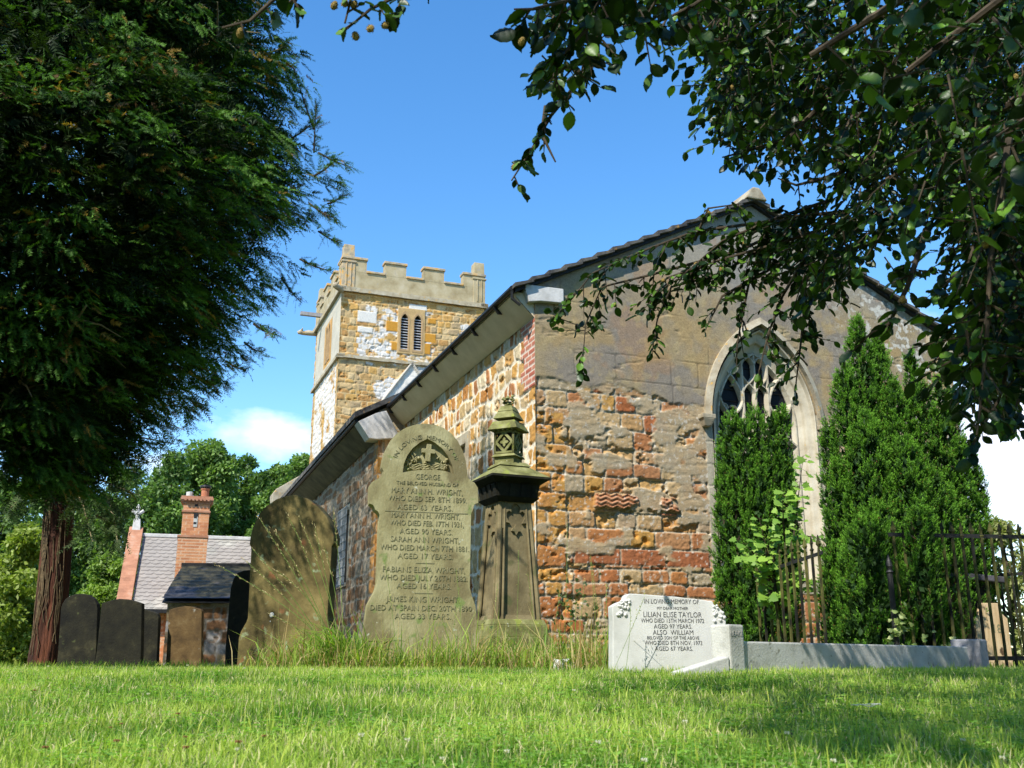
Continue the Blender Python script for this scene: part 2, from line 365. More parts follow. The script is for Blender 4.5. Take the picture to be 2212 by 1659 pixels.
# ================================================================== church
CH = thing('church', 'old ironstone village church with square battlemented tower and low gabled chancel', 'church', (.2826, 12, .1))
C0 = np.array([.28260744, 12, 0]); AZ = 69.4
G = Frame(C0, AZ); Ev = G.U; Nv = G.Nn
def CP(e, s, z): return C0 + Ev * e + Nv * s + np.array([0, 0, z])
EAVE0, SL, APEX = 4.90, .50, 3.29
def under(u): return EAVE0 + SL * (APEX - np.abs(u - APEX))
RED, RUST, OCH, TAN, GRY, CRM = C3(.35, .135, .065), C3(.42, .205, .095), C3(.50, .295, .115), C3(.45, .33, .19), C3(.37, .335, .255), C3(.60, .54, .42)
WINP = arch(3.29, 1.62, 3.45, 4.72, 1.35)
def gable_f(u, v):
    idn, d, ri = layout(u, v, (.15, .27), .20, .50, 11, warp=.022, v0=-.08)
    t = rid(idn, 1); t2 = rid(idn, 2); t3 = rid(idn, 3)
    col = pal([RUST, TAN * .95, C3(.36, .17, .085), C3(.38, .31, .21), TAN, C3(.42, .27, .14), OCH * .92, C3(.37, .19, .10), RED * .95, TAN * .9, C3(.40, .25, .14)], t)
    fine = fbm(u * 30, v * 30, 5, 4); mid = fbm(u * 7, v * 7, 6, 4); big = fbm(u * 1.6, v * 1.6, 8, 4)
    # left quoins: deeply decayed ochre stone
    q = (u < .42 + .1 * (t3 - .5)) & (v < 3.3)
    col = np.where(q[..., None], lerp(OCH, C3(.42, .22, .09), sst(.35, .65, mid)), col)
    low = sst(2.3, 1.2, v)
    col = lerp(col, lerp(RED, RUST, t2), np.where(t2 < .55, low * .8, 0))
    # the red string course
    rc = (v > 1.47 + .01 * mid) & (v < 1.68) & (u > .45)
    jr = np.abs(((u + .13) % .62) - .31)
    d = np.where(rc, np.minimum(np.minimum(v - 1.47, 1.68 - v), np.minimum(.31 - jr, .31)), d)
    col = np.where(rc[..., None], C3(.31, .125, .065) * (0.85 + .4 * mid[..., None]), col)
    h = -.010 - .014 * t3 + .014 * (fine - .5) + .006 * (mid - .5)
    pit = sst(.55, .75, fbm(u * 9 + 40, v * 13, 21, 5)) * np.where((t2 > .55) | q, 1, .15) * np.where(rc, .2, 1)
    h = h - .034 * pit
    col = lerp(col, col * np.array([1.08, .88, .66]), pit * .7)
    deep = (t3 > .86) & (v < 3.2) & (v > .9) & ~rc; h = np.where(deep, h - .026, h); col = np.where(deep[..., None], lerp(col, OCH, .6), col)
    mort = 1 - sst(.006, .018, d + .012 * (fine - .5))
    col = lerp(col, GRY * 1.05, mort * .85); h = h - .014 * mort
    # zig-zag carved fragments
    zz = (u > .78) & (u < 1.95) & (v > 2.13) & (v < 2.37) & ~((u > 1.42) & (u < 1.5))
    w = np.abs((u * 6.6) % 1 - .5) * .12; s = (v - 2.15 - w * .55) / .055
    zr = np.abs(s % 1 - .5) * 2
    zk = zz & (s > 0) & (s < 3)
    h = np.where(zk, .01 + .025 * zr, np.where(zz, -.04, h)); col = np.where(zk[..., None], lerp(RED, C3(.50, .30, .19), zr), np.where(zz[..., None], TAN * .8, col))
    # flush remains of the old render between stones
    rem = sst(.52, .60, fbm(u * 3.4 + 9, v * 4.8, 31, 6) + .09 * sst(1.6, 3.3, v) + .08 * sst(1.6, 2.5, u) - .22 * sst(1.9, .9, v) - .1 * q)
    rcol = lerp(GRY * .95, TAN * .95, mid) * (.8 + .4 * fine[..., None])
    ly = sst(.52, .6, fbm(u * 5, v * 22, 37, 4))
    col = lerp(col, rcol, rem * .9); h = h * (1 - rem) + rem * (-.006 + .003 * (mid - .5) + .004 * (fine - .5) - .004 * ly)
    # upper render coat
    bound = 3.66 + .16 * (fbm(u * 1.8, v * .5, 41, 4) - .5) * 2 - .12 * sst(1.4, 2.4, u) - .7 * sst(5, 6.3, u)
    pl = sst(-.02, .02, v - bound + .06 * (fbm(u * 12, v * 12, 44, 3) - .5))
    base = lerp(C3(.315, .255, .165), C3(.245, .215, .175), sst(.40, .62, big))
    base = lerp(base, C3(.36, .265, .14), sst(.50, .70, fbm(u * 3 + 5, v * 3, 51, 4)) * .75)
    base = lerp(base, C3(.42, .34, .19), sst(.58, .66, fbm(u * 9, v * 9, 52, 3)) * .35)
    base = base * (.84 + .32 * fbm(u * 18, v * 18, 53, 4))[..., None]
    base = lerp(base, C3(.30, .295, .27), sst(4.9, 5.6, v) * .6)
    # faint block joints under the render and a few cracks
    i2, d2, r2 = layout(u, v, (.30, .34), .5, .9, 77, warp=.012)
    jl = (1 - sst(.003, .010, d2)) * sst(.45, .6, fbm(u * 1.5, v * 1.5, 61, 3))
    base = lerp(base, base * .55, jl * .8)
    base = lerp(base, C3(.36, .20, .10), sst(.60, .68, fbm(u * 2.2 + 3, v * 2.2, 66, 4)) * .3)
    # lichen splashes, right part of the gable
    li = sst(.60, .64, fbm(u * 16, v * 16, 71, 4)) * sst(4.2, 5.6, u + 1.2 * (fbm(u, v, 73, 2) - .5)) * .75
    base = lerp(base, C3(.62, .61, .55), li)
    crk = sst(.035, .0, np.abs(fbm(u * 1.3, v * 4.5, 81, 5) - .5)) * sst(.55, .62, fbm(u * 1.1, v * 1.1, 83, 2)) * (v < 4.9)
    col = lerp(col, base, pl)
    h = h * (1 - pl) + pl * (.004 * (mid - .5) + .003 * (fine - .5) - .006 * jl - .010 * crk * sst(.50, .6, fbm(u * 6, v * 6, 88, 2)))
    # lichen speckle below
    sp = sst(.70, .73, fbm(u * 30, v * 30, 91, 3)) * (1 - pl); col = lerp(col, C3(.60, .56, .48), sp * .7)
    # pale dressed jambs round the window
    win = poly_mask(u, v, arch(3.29, 1.84, 3.45, 4.84, 1.2))
    jam = win & (v < 3.6)
    ib, db, rb = layout(u, v, (.26, .36), .5, .9, 99, warp=.004)
    col = np.where(jam[..., None], C3(.42, .38, .29) * (.8 + .4 * mid[..., None]), col); h = np.where(jam, -.004 - .008 * (1 - sst(.004, .012, db)), h)
    h = edgefade(h, u, 6.58 - u)
    keep = (v < under(u) + .02) & ~poly_mask(u, v, WINP)
    return h, col, keep
sheet('east_wall', G, 0, 6.58, .1, 6.6, .0125, gable_f, CH)
# solid core behind the relief (a step back so no gap shows light)
core = MB()
co = [(.06, .05), (6.5, .05), (6.5, float(under(6.5)) - .03), (3.29, float(under(3.29)) - .03), (.06, float(under(.06)) - .03)]
core.plate(G, co, [arch(3.29, 1.66, 3.45, 4.75, 1.3)], .10, .22)
core.box(G, .06, .30, .34, 6.4, .05, 4.78); core.box(G, 6.2, 6.5, .34, 6.4, .05, 4.78)
core.build('wall_core', M_dressed, CH)
# ---- chancel south wall
S = Frame(C0, 159.4)
CW = [(-3.55, 2.6), (-2.70, 2.6), (-2.70, 3.50), (-3.55, 3.50)]
def rubble(u, v, seed, rows, wmin, wmax, cols, mortar, mw=.022, warp=.07):
    idn, d, ri = layout(u, v, rows, wmin, wmax, seed, warp=warp, wscale=2.4)
    t = rid(idn, seed + 1); t3 = rid(idn, seed + 2)
    fine = fbm(u * 28, v * 28, seed, 4); mid = fbm(u * 8, v * 8, seed + 1, 4)
    col = pal(cols, t) * (.72 + .56 * mid[..., None])
    h = -.02 * t3 + .03 * (mid - .5) + .014 * (fine - .5)
    pit = sst(.58, .72, fbm(u * 11, v * 11, seed + 5, 4)) * (t3 > .45); h = h - .03 * pit; col = lerp(col, col * np.array([.85, .6, .4]), pit * .7)
    mo = 1 - sst(mw * .55, mw * 1.35, d + .022 * (fbm(u * 14, v * 14, seed + 7, 3) - .5))
    col = lerp(col, mortar * (.85 + .3 * fine[..., None]), mo); h = h * (1 - mo) + mo * (-.022 + .008 * (fine - .5))
    return h, col, idn, d, mo
def south_f(u, v):
    h, col, idn, d, mo = rubble(u, v, 201, (.20, .34), .15, .34, [OCH * 1.0, C3(.50, .32, .15), C3(.47, .36, .22), C3(.40, .20, .08), C3(.54, .40, .22), C3(.36, .17, .08), C3(.58, .49, .34), OCH], C3(.72, .65, .52), .026, .085)
    # brick patch at the upper corner
    bu = np.floor(v / .075); off = (bu % 2) * .11; xb = (u + off) % .22; db = np.minimum(np.minimum(xb, .22 - xb), np.minimum(v % .075, .075 - v % .075))
    b = (u > -.40 - .12 * ((bu // 2) % 2) + .05 * (fbm(u * 3, v * 3, 5, 2))) & (v > 3.62) & (v < 4.62)
    br = lerp(C3(.38, .13, .09), C3(.50, .24, .17), _h(bu, np.floor((u + off) / .22), 4))
    bm_ = 1 - sst(.005, .012, db)
    col = np.where(b[..., None], lerp(br, C3(.70, .65, .56), bm_), col); h = np.where(b, -.006 * bm_, h)
    # quoins of the corner
    q = (u > -.34 - .12 * (rid(idn, 9) - .5)) & ~b
    col = np.where((q & (mo < .5))[..., None], lerp(OCH * 1.05, C3(.45, .25, .10), fbm(u * 9, v * 9, 14, 4)), col)
    h = edgefade(h, -u, u + 6.4)
    return h, col, ~poly_mask(u, v, CW)
sheet('south_wall', S, -6.4, 0, .1, 4.86, .014, south_f, CH)
def sbox(m, e0, e1, s0, s1, z0, z1): return m.hexa([CP(e, s, z) for z in (z0, z1) for e, s in ((e0, s0), (e1, s0), (e1, s1), (e0, s1))])
m = MB(); m.plate(S, [(-3.62, 2.52), (-2.58, 2.52), (-2.58, 3.60), (-3.62, 3.60)], [[(-3.46, 2.64), (-3.12, 2.64), (-3.12, 3.44), (-3.46, 3.44)], [(-3.02, 2.64), (-2.72, 2.64), (-2.72, 3.44), (-3.02, 3.44)]], -.012, .16)
cw = m.build('side_window', M_dressed, CH, bevel=.01)
m = MB(); m.plate(S, [(-3.5, 2.6), (-2.7, 2.6), (-2.7, 3.48), (-3.5, 3.48)], [], .12, .13); m.build('glass', M_glass, cw)
# ---- kneelers
def pxs(fr, pts): return [fr.px(*p) for p in pts]
def r3(x, y): return (1091.6 + x * .2010, 515.4 + y * .2010)
kn = [(a, b - .05) for a, b in pxs(G, [r3(*p) for p in ((195, 470), (600, 522), (602, 670), (350, 648), (232, 655), (215, 590), (196, 545))])]
m = MB(); m.plate(G, kn, [], -.075, .16); m.build('kneeler', M_white, CH, bevel=.008)
m = MB(); m.plate(G, [(6.16, 4.72), (6.62, 4.70), (6.75, 4.86), (6.68, 4.93), (6.16, 4.97)], [], -.06, .16); m.build('kneeler', M_dressed, CH, bevel=.008)
# ---- roof of the chancel: stepped courses of slate
def roof_slates(name, e_eave, e_ridge, z_eave, z_ridge, s0, s1, n, side, parent, th=.022, mat=None, jag=.012, seg=1):
    m = MB(); r = random.Random(3)
    L = abs(e_ridge - e_eave)
    for i in range(n):
        a0, a1 = i / n, (i + 1.12) / n
        E0 = e_eave + (e_ridge - e_eave) * a0; E1 = e_eave + (e_ridge - e_eave) * min(a1, 1.0)
        Z0 = z_eave + (z_ridge - z_eave) * a0; Z1 = z_eave + (z_ridge - z_eave) * min(a1, 1.0)
        j = r.uniform(-jag, jag)
        m.hexa([CP(E0, s0 + j, Z0), CP(E0, s1, Z0), CP(E1, s1, Z1 - .028), CP(E1, s0 + j, Z1 - .028),
                CP(E0, s0 + j, Z0 + th + .03), CP(E0, s1, Z0 + th + .03), CP(E1, s1, Z1 + th - .02), CP(E1, s0 + j, Z1 + th - .02)])
    return m.build(name, mat or M_slate, parent)
m = MB()
for sgn in (-1, 1):
    eE = APEX + sgn * 3.57; zE = EAVE0 + SL * (3.29 - 3.57) + .01; zR = EAVE0 + SL * 3.29 + .01
    m.hexa([CP(eE, -.06, zE), CP(eE, 6.5, zE), CP(APEX, 6.5, zR), CP(APEX, -.06, zR), CP(eE, -.06, zE + .055), CP(eE, 6.5, zE + .055), CP(APEX, 6.5, zR + .055), CP(APEX, -.06, zR + .055)])
m.build('roof_board', M_black, CH)
for sgn in (-1, 1):
    roof_slates('roof', APEX + sgn * 3.60, APEX, EAVE0 + SL * (3.29 - 3.60) + .068, EAVE0 + SL * 3.29 + .068, -.13, 6.5, 16, sgn, CH)
m = MB(); zt = EAVE0 + SL * 3.29
m.plate(G, [(APEX - .17, zt + .04), (APEX + .17, zt + .04), (APEX + .10, zt + .15), (APEX + .05, zt + .22), (APEX - .05, zt + .22), (APEX - .12, zt + .15)], [], -.17, .35)
m.hexa([CP(APEX + a, s, zt + z) for z, w in ((.06, .16), (.17, .05)) for a, s in ((-w, .35), (w, .35), (w, 6.5), (-w, 6.5))])
m.build('ridge_stone', M_dressed, CH, bevel=.02)
# ---- coved eave and gutter (chancel)
def eave(prefix, e_w, z_w, e_o, z_o, s0, s1, mat, de=0, glen=0):
    smat = mat
    m = MB(); k = 5; P = []
    for i in range(k + 1):
        a = i / k; P.append((e_w + (e_o - e_w) * a, z_w + (z_o - z_w) * (a ** 1.15)))
    for i in range(k):
        (ea, za), (eb, zb) = P[i], P[i + 1]
        m.add([CP(ea, s0, za), CP(ea + de, s1, za), CP(eb + de, s1, zb), CP(eb, s0, zb)], [(0, 1, 2, 3)])
    (ea, za), (eb, zb) = P[0], P[-1]
    m.add([CP(ea, s0, za), CP(ea + de, s1, za), CP(ea + de, s1, zb + .02), CP(ea, s0, zb + .02), CP(eb, s0, zb), CP(eb + de, s1, zb), CP(eb + de, s1, zb + .02), CP(eb, s0, zb + .02)], [(4, 5, 6, 7), (3, 2, 6, 7), (0, 4, 7, 3), (1, 5, 6, 2)])
    m.build(prefix + 'soffit', mat, CH)
    m = MB(); m.tube([CP(e_o - .03, s0 - .05, z_o + .045), CP(e_o - .03 + de, s1, z_o + .045)], .036, 8)
    m.build('gutter', M_black, CH)
eave('', .0, 4.50, -.28, 4.78, .02, 6.38, M_soffit)
m = MB(); m.tube([CP(-.31, -.02, 4.82), CP(-.30, .0, 4.70), CP(-.20, -.02, 4.62)], .02, 6); m.build('downpipe_outlet', M_black, CH)
for s in np.arange(.6, 6.3, .95): m = MB(); m.hexa([CP(e, s + a, z) for z, e0_, e1_ in ((4.70, -.20, -.27), (4.80, -.27, -.345)) for e, a in ((e0_, 0), (e1_, 0), (e1_, .025), (e0_, .025))]); m.build('gutter_bracket', M_black, CH)
# ---- the great east window
WD = .36
ew = MB(); ao = arch(3.29, 1.60, 3.45, 4.71, 1.37); ai = arch(3.29, 1.22, 3.45, 4.42, 1.37)
b0 = len(ew.v); n = len(ao)
# splayed reveal: outer loop at the face, hollow moulding steps, inner loop at depth
rings = []
for f, dn in ((0, -.012), (.06, .0), (.10, .05), (.42, .08), (.52, .10), (.55, .14), (.95, .20), (1.0, .22)):
    rings.append([tuple(G(ao[i][0] + (ai[i][0] - ao[i][0]) * f, dn, ao[i][1] + (ai[i][1] - ao[i][1]) * f)) for i in range(n)])
for r_ in rings: ew.v += r_
for k in range(len(rings) - 1):
    for i in range(n):
        j = (i + 1) % n; ew.f.append((k * n + i, k * n + j, (k + 1) * n + j, (k + 1) * n + i))
M_reveal = mat_noise('window_stone', [(.3, (.34, .29, .20)), (.5, (.48, .43, .32)), (.7, (.56, .52, .41))], 4, bump=.25, bscale=50, spots=[(8, .68, (.5, .34, .12))])
EW = ew.build('east_window', M_reveal, CH)
m = MB(); ho = arch(3.29, 1.86, 3.42, 4.88, 3.40); hi = arch(3.29, 1.70, 3.42, 4.78, 3.40)
for fo, n0, n1 in ((0, -.07, .03),):
    b = 0; nn = len(ho)
    O, I = ho[1:] + [ho[0]], hi[1:] + [hi[0]]
    ring = O + list(reversed(I)); 
    for i in range(nn - 1):
        a0, a1, c0, c1 = O[i], O[i + 1], I[i], I[i + 1]
        m.hexa([G(a0[0], n1, a0[1]), G(c0[0], n1, c0[1]), G(c1[0], n1, c1[1]), G(a1[0], n1, a1[1]), G(a0[0], -.04, a0[1]), G(c0[0], n0, c0[1]), G(c1[0], n0, c1[1]), G(a1[0], -.04, a1[1])])
m.build('hood_mould', M_dressed, EW)
for sx in (-1, 1):
    m = MB(); x = 3.29 + sx * .92
    m.box(G, x - .10, x + .10, -.11, .02, 3.38, 3.44); m.frus(G, .10, .09, .17, .16, 3.28, 3.38, x, -.03); m.build('label_stop', M_dressed, EW, bevel=.01)
m = MB(); TD = .235
def bar(pts, w=.035, d=.07):
    P = [np.array(p) for p in pts]
    for i in range(len(P) - 1):
        a, b = P[i], P[i + 1]; t = b - a; l = np.hypot(*t)
        if l < 1e-5: continue
        t = t / l; nrm = np.array([-t[1], t[0]]); a = a - t * w * .25; b = b + t * w * .25
        for (w0, n0), (w1, n1) in (((w, TD), (w * .32, TD - d)), ((w * .32, TD + d), (w, TD))):
            m.hexa([G(*(lambda q, nn: (q[0], nn, q[1]))(p + nrm * s * ww, nn)) for ww, nn in ((w0, n0), (w1, n1)) for p, s in ((a, -1), (b, -1), (b, 1), (a, 1))])
def curve(a, b, bulge, n=8):
    a, b = np.array(a), np.array(b); t = b - a; nr = np.array([-t[1], t[0]])
    return [tuple(a + t * (i / n) + nr * bulge * 4 * (i / n) * (1 - i / n)) for i in range(n + 1)]
cx = 3.29; hw = .60
bar([(cx - .20, 1.4), (cx - .20, 4.30)], .034); bar([(cx + .20, 1.4), (cx + .20, 4.30)], .034)
bar([(cx, 3.55), (cx, 4.42)], .024)
for sx in (-1, 1):
    bar(curve((cx + sx * .6, 3.18), (cx + sx * .40, 3.52), .14 * sx)); bar(curve((cx + sx * .2, 3.18), (cx + sx * .40, 3.52), -.14 * sx))
    bar(curve((cx + sx * .2, 3.75), (cx + sx * .40, 3.52), -.12 * sx), .03); bar(curve((cx + sx * .58, 3.85), (cx + sx * .40, 3.52), .1 * sx), .03)
    bar(curve((cx + sx * .2, 3.72), (cx + sx * .45, 4.15), .10 * sx), .03)
    bar(curve((cx + sx * .2, 3.18), (cx, 3.50), .15 * sx), .03)
    bar(curve((cx, 3.86), (cx + sx * .1, 3.99), .08 * sx), .022); bar(curve((cx + sx * .2, 3.86), (cx + sx * .1, 3.99), -.08 * sx), .022)
    bar(curve((cx + sx * .1, 3.99), (cx, 4.10), .05 * sx), .022); bar(curve((cx + sx * .1, 3.99), (cx + sx * .2, 4.10), -.05 * sx), .022)
    bar(curve((cx, 4.26), (cx + sx * .1, 4.38), .1 * sx), .02); bar(curve((cx + sx * .2, 4.22), (cx + sx * .1, 4.38), -.1 * sx), .02)
    for q, z in ((.33, 3.66), (.47, 3.68), (.30, 3.95)): bar(curve((cx + sx * (q - .05), z - .05), (cx + sx * (q + .05), z), .3 * sx, 4), .014, .03)
aa = arch(cx, 1.22, 3.45, 4.42, 1.37); bar(aa[1:] + [aa[0]], .03)
m.build('tracery', M_reveal, EW)
m = MB(); m.plate(G, arch(cx, 1.26, 3.45, 4.46, 1.3), [], TD + .02, TD + .03); gl = m.build('glass', M_glass, EW)
m = MB()
for z in np.arange(1.5, 4.4, .16): m.tube([G(cx - .6, TD + .005, z), G(cx + .6, TD + .005, z)], .006, 4)
m.build('glazing_bar', M_black, EW)
# ---- nave
NV_E, NV_S, NV_D = -.45, 6.4, .20
NA = CP(NV_E, NV_S, 0); NBp = CP(NV_E + NV_D, 18.5, 0)
naz = math.degrees(math.atan2(*(NA - NBp)[:2]))
NS = Frame(NA, naz)
NLEN = float(np.hypot(*(NBp - NA)[:2]))
def ns_px(x, y): return NS.px(x, y)
nw = [ns_px(*p) for p in ((721, 1088), (752, 1088), (752, 1262), (722, 1272))]
nwu0, nwu1, nwz0, nwz1 = -3.75, -2.55, 1.82, 3.46
def nave_f(u, v):
    h, col, idn, d, mo = rubble(u, v, 401, (.14, .28), .2, .5, [C3(.20, .15, .10), C3(.25, .20, .14), C3(.20, .11, .055), C3(.28, .24, .18), C3(.15, .10, .06)], C3(.30, .26, .20), .018, .06)
    q = u > -.4; col = np.where((q & (mo < .5))[..., None], C3(.40, .22, .09), col)
    return edgefade(h, -u), col, ~((u > nwu0) & (u < nwu1) & (v > nwz0) & (v < nwz1))
sheet('nave_wall', NS, -NLEN, 0, .1, 4.4, .022, nave_f, CH)
NE = Frame(NA, AZ)
def ret_f(u, v):
    h, col, idn, d, mo = rubble(u, v, 501, (.22, .34), .25, .5, [C3(.42, .22, .09), OCH, C3(.38, .26, .15), C3(.45, .33, .2)], C3(.50, .42, .3), .016, .03)
    return edgefade(h, u), col, None
sheet('nave_end_wall', NE, 0, .47, .1, 4.4, .014, ret_f, CH)
m = MB(); m.box(NS, nwu0 - .02, nwu1 + .02, .14, .16, nwz0 - .02, nwz1 + .02); nwin = m.build('nave_window', M_glass, CH)
m = MB(); m.plate(NS, [(nwu0, nwz0), (nwu1, nwz0), (nwu1, nwz1), (nwu0, nwz1)], [[(nwu0 + .1, nwz0 + .08), (nwu1 - .1, nwz0 + .08), (nwu1 - .1, nwz1 - .12), (nwu0 + .1, nwz1 - .12)]], .02, .14)
m.build('window_frame', M_dressed, nwin, bevel=.01)
m = MB(); M_grille = mat_noise('grey_grille', [(.3, (.26, .28, .28)), (.7, (.38, .40, .40))], 10, rough=.5)
for i in range(8):
    u = nwu0 + .14 + i * (nwu1 - nwu0 - .28) / 7; m.tube([NS(u, -.02, nwz0 + .02), NS(u, -.02, nwz1 - .04)], .012, 5)
for i in range(10):
    z = nwz0 + .05 + i * (nwz1 - nwz0 - .12) / 9; m.tube([NS(nwu0 + .08, -.03, z), NS(nwu1 - .08, -.03, z)], .010, 5)
m.build('window_grille', M_grille, nwin)
core = MB(); core.box(NS, -NLEN, -.04, .18, .5, .05, 4.4); core.box(NE, .04, .5, .05, .3, .05, 4.3); core.build('wall_core', M_dressed, CH)
def r4(x, y): return ((1000 + x * .4822) / 1.6492, (800 + y * .4822) / 1.6492)
nk = pxs(NE, [r4(*p) for p in ((565, 1462), (700, 1400), (772, 1383), (862, 1560), (858, 1585), (700, 1592), (645, 1588))])
m = MB(); m.plate(NE, nk, [], -.10, .25); m.build('kneeler', M_white, CH, bevel=.01)
# nave soffit and gutter
eave('nave_', NV_E, 4.22, NV_E - .37, 4.50, NV_S + .1, 18.6, M_soffit_shade, de=NV_D)
m = MB()
e0 = NV_E - .47; zr = 4.60 + .52 * (3.25 - e0)
m.hexa([CP(e0, NV_S - .12, 4.56), CP(e0 + NV_D, 18.6, 4.56), CP(3.25, 17.98, zr), CP(3.25, NV_S - .12, zr), CP(e0, NV_S - .12, 4.66), CP(e0 + NV_D, 18.6, 4.66), CP(3.25, 17.98, zr + .1), CP(3.25, NV_S - .12, zr + .1)])
m.hexa([CP(3.25, NV_S - .12, zr), CP(3.25, 17.98, zr), CP(7.4, 17.98, 4.5), CP(7.4, NV_S - .12, 4.5), CP(3.25, NV_S - .12, zr + .1), CP(3.25, 17.98, zr + .1), CP(7.4, 17.98, 4.6), CP(7.4, NV_S - .12, 4.6)])
m.build('nave_roof', M_slate, CH)
m = MB(); m.plate(NE, [(.40, 4.3), (7.4, 4.3), (7.4, 4.5), (3.7, zr - .05), (.0, 4.75)], [], .03, .3); m.box(G, 6.7, 7.2, 6.5, 18, .05, 4.5); m.build('wall_core', M_dressed, CH)
# stone coping at the west end of the nave
WF = Frame(CP(NV_E - .55, 18.55, 0), AZ)
wc = pxs(WF, ((588, 1068), (597, 1056), (664, 1018), (668, 1100), (600, 1150), (590, 1120)))
m = MB(); m.plate(WF, wc, [], 0, .5); m.build('coping', M_dressed, CH, bevel=.02)
m = MB(); m.plate(WF, pxs(WF, ((594, 1072), (668, 1032), (668, 1400), (600, 1400))), [], .05, .45); m.build('porch_wall', M_dressed, CH)
# ---- tower
TS = 18.0; TE0, TE1, TS1 = .92, 5.52, 22.45
TF = Frame(CP(TE0, TS, 0), AZ); TW = TE1 - TE0; TL = TS1 - TS
TSo = Frame(CP(TE0, TS, 0), 159.4)
def whitewash(u, v, s): return fbm(u * 1.5, v * 1.9, s, 5) + .35 * (fbm(u * 6, v * 9, s + 3, 4) - .5)
IRON = [C3(.48, .30, .13), C3(.45, .30, .15), C3(.50, .37, .21), C3(.40, .24, .11), C3(.53, .41, .25), C3(.38, .29, .18), C3(.52, .33, .14)]
def tower_e(u, v):
    h, col, idn, d, mo = rubble(u, v, 601, (.12, .24), .18, .42, IRON, C3(.52, .39, .22), .016, .05)
    q = (u < .55 + .15 * (rid(idn, 5) - .5)) | (u > TW - .5)
    white = C3(.68, .655, .62)
    w = sst(.47, .53, whitewash(u, v, 611) + .14 * np.exp(-((u - 1.1) / .75) ** 2) * np.exp(-((v - 10.1) / .75) ** 2) + .17 * np.exp(-((u - 1.9) / .9) ** 2) * np.exp(-((v - 8.3) / .8) ** 2) - .12)
    w = w * ~q * (v < 11) * (1 - .75 * mo * (fbm(u * 20, v * 20, 5, 2) > .5))
    blk = ((u > .52) & (u < 1.12) & (v > 10.42) & (v < 10.78)) | ((u > 2.12) & (u < 2.70) & (v > 11.02) & (v < 11.20)) | ((u > .55) & (u < 1.0) & (v > 10.1) & (v < 10.28))
    col = lerp(col, white * (.85 + .2 * fbm(u * 9, v * 9, 9, 3)[..., None]), w)
    col = np.where(blk[..., None], C3(.66, .64, .60), col); h = np.where(blk, .004, h)
    # scar of an old steeper roof: everything beneath it washed white
    ro = 9.22 - 1.45 * np.abs(u - 2.26); inside = v < ro
    col = np.where(inside[..., None], lerp(col, C3(.72, .69, .64) * (.9 + .15 * fbm(u * 14, v * 14, 3, 3)[..., None]), .92), col); h = np.where(inside, h * .5 + .01, h)
    band = (v < ro + .12) & (v > ro)
    col = np.where(band[..., None], C3(.50, .46, .40), col); h = np.where(band, .07, h)
    # orange jamb blocks beside the bell openings
    jb = ((u > 1.42) & (u < 1.84) & (v > 10.22) & (v < 10.55)) | ((u > 1.60) & (u < 1.84) & (v > 9.62) & (v < 9.90)) | ((u > 2.58) & (u < 3.0) & (v > 10.0) & (v < 10.3)) | ((u > 2.58) & (u < 2.85) & (v > 9.6) & (v < 9.95)) | ((u > 2.75) & (u < 3.0) & (v > 10.62) & (v < 10.8))
    col = np.where(jb[..., None], C3(.48, .255, .075), col); h = np.where(jb, .006, h)
    fr_ = ((u > 1.78) & (u < 2.66) & (v > 9.55) & (v < 11.05)); col = np.where(fr_[..., None], C3(.46, .33, .18) * (.8 + .4 * fbm(u * 9, v * 9, 19, 3)[..., None]), col); h = np.where(fr_, .012, h)
    hole = poly_mask(u, v, arch(2.0, .30, 10.62, 10.90, 9.66)) | poly_mask(u, v, arch(2.42, .30, 10.62, 10.90, 9.66))
    return edgefade(h, u), col, ~hole
sheet('tower_wall', TF, 0, TW, 4.5, 11.45, .022, tower_e, CH)
def tower_s(u, v):
    h, col, idn, d, mo = rubble(u, v, 701, (.12, .24), .18, .42, IRON, C3(.52, .39, .22), .016, .05)
    uu = -u; q = (uu < .32 + .15 * (rid(idn, 5) - .5)) | (uu > TL - .45)
    w = sst(.30, .36, whitewash(u, v, 711)) * ~q * (1 - .5 * mo)
    up = (v > 9.3) & (uu > .06) & ~(uu > TL - .3)
    col = lerp(col, C3(.68, .655, .62) * (.85 + .2 * fbm(u * 9, v * 9, 9, 3)[..., None]), w)
    col = np.where(up[..., None], C3(.50, .465, .39) * (.85 + .3 * fbm(u * 4, v * 4, 19, 4)[..., None]), col); h = np.where(up, .0, h)
    st = ((uu > 1.35) & (uu < 2.6) & (v > 9.5) & (v < 10.95)); col = np.where(st[..., None], C3(.46, .28, .12) * (.8 + .4 * _h(np.floor(v * 4), np.floor(uu * 2), 3)[..., None]), col)
    lo = (uu > 2.1) & (uu < 2.4) & (v > 6) & (v < 8.2); col = np.where(lo[..., None], C3(.46, .30, .13), col)
    hole = poly_mask(uu, v, arch(1.75, .30, 10.62, 10.90, 9.66)) | poly_mask(uu, v, arch(2.17, .30, 10.62, 10.90, 9.66))
    return edgefade(h, -u), col, ~hole
sheet('tower_wall', TSo, -TL, 0, 4.5, 11.45, .025, tower_s, CH)
core = MB()
core.box(TF, .12, TW - .02, .28, TL - .1, .05, 12.0); core.build('tower_core', M_dressed, CH)
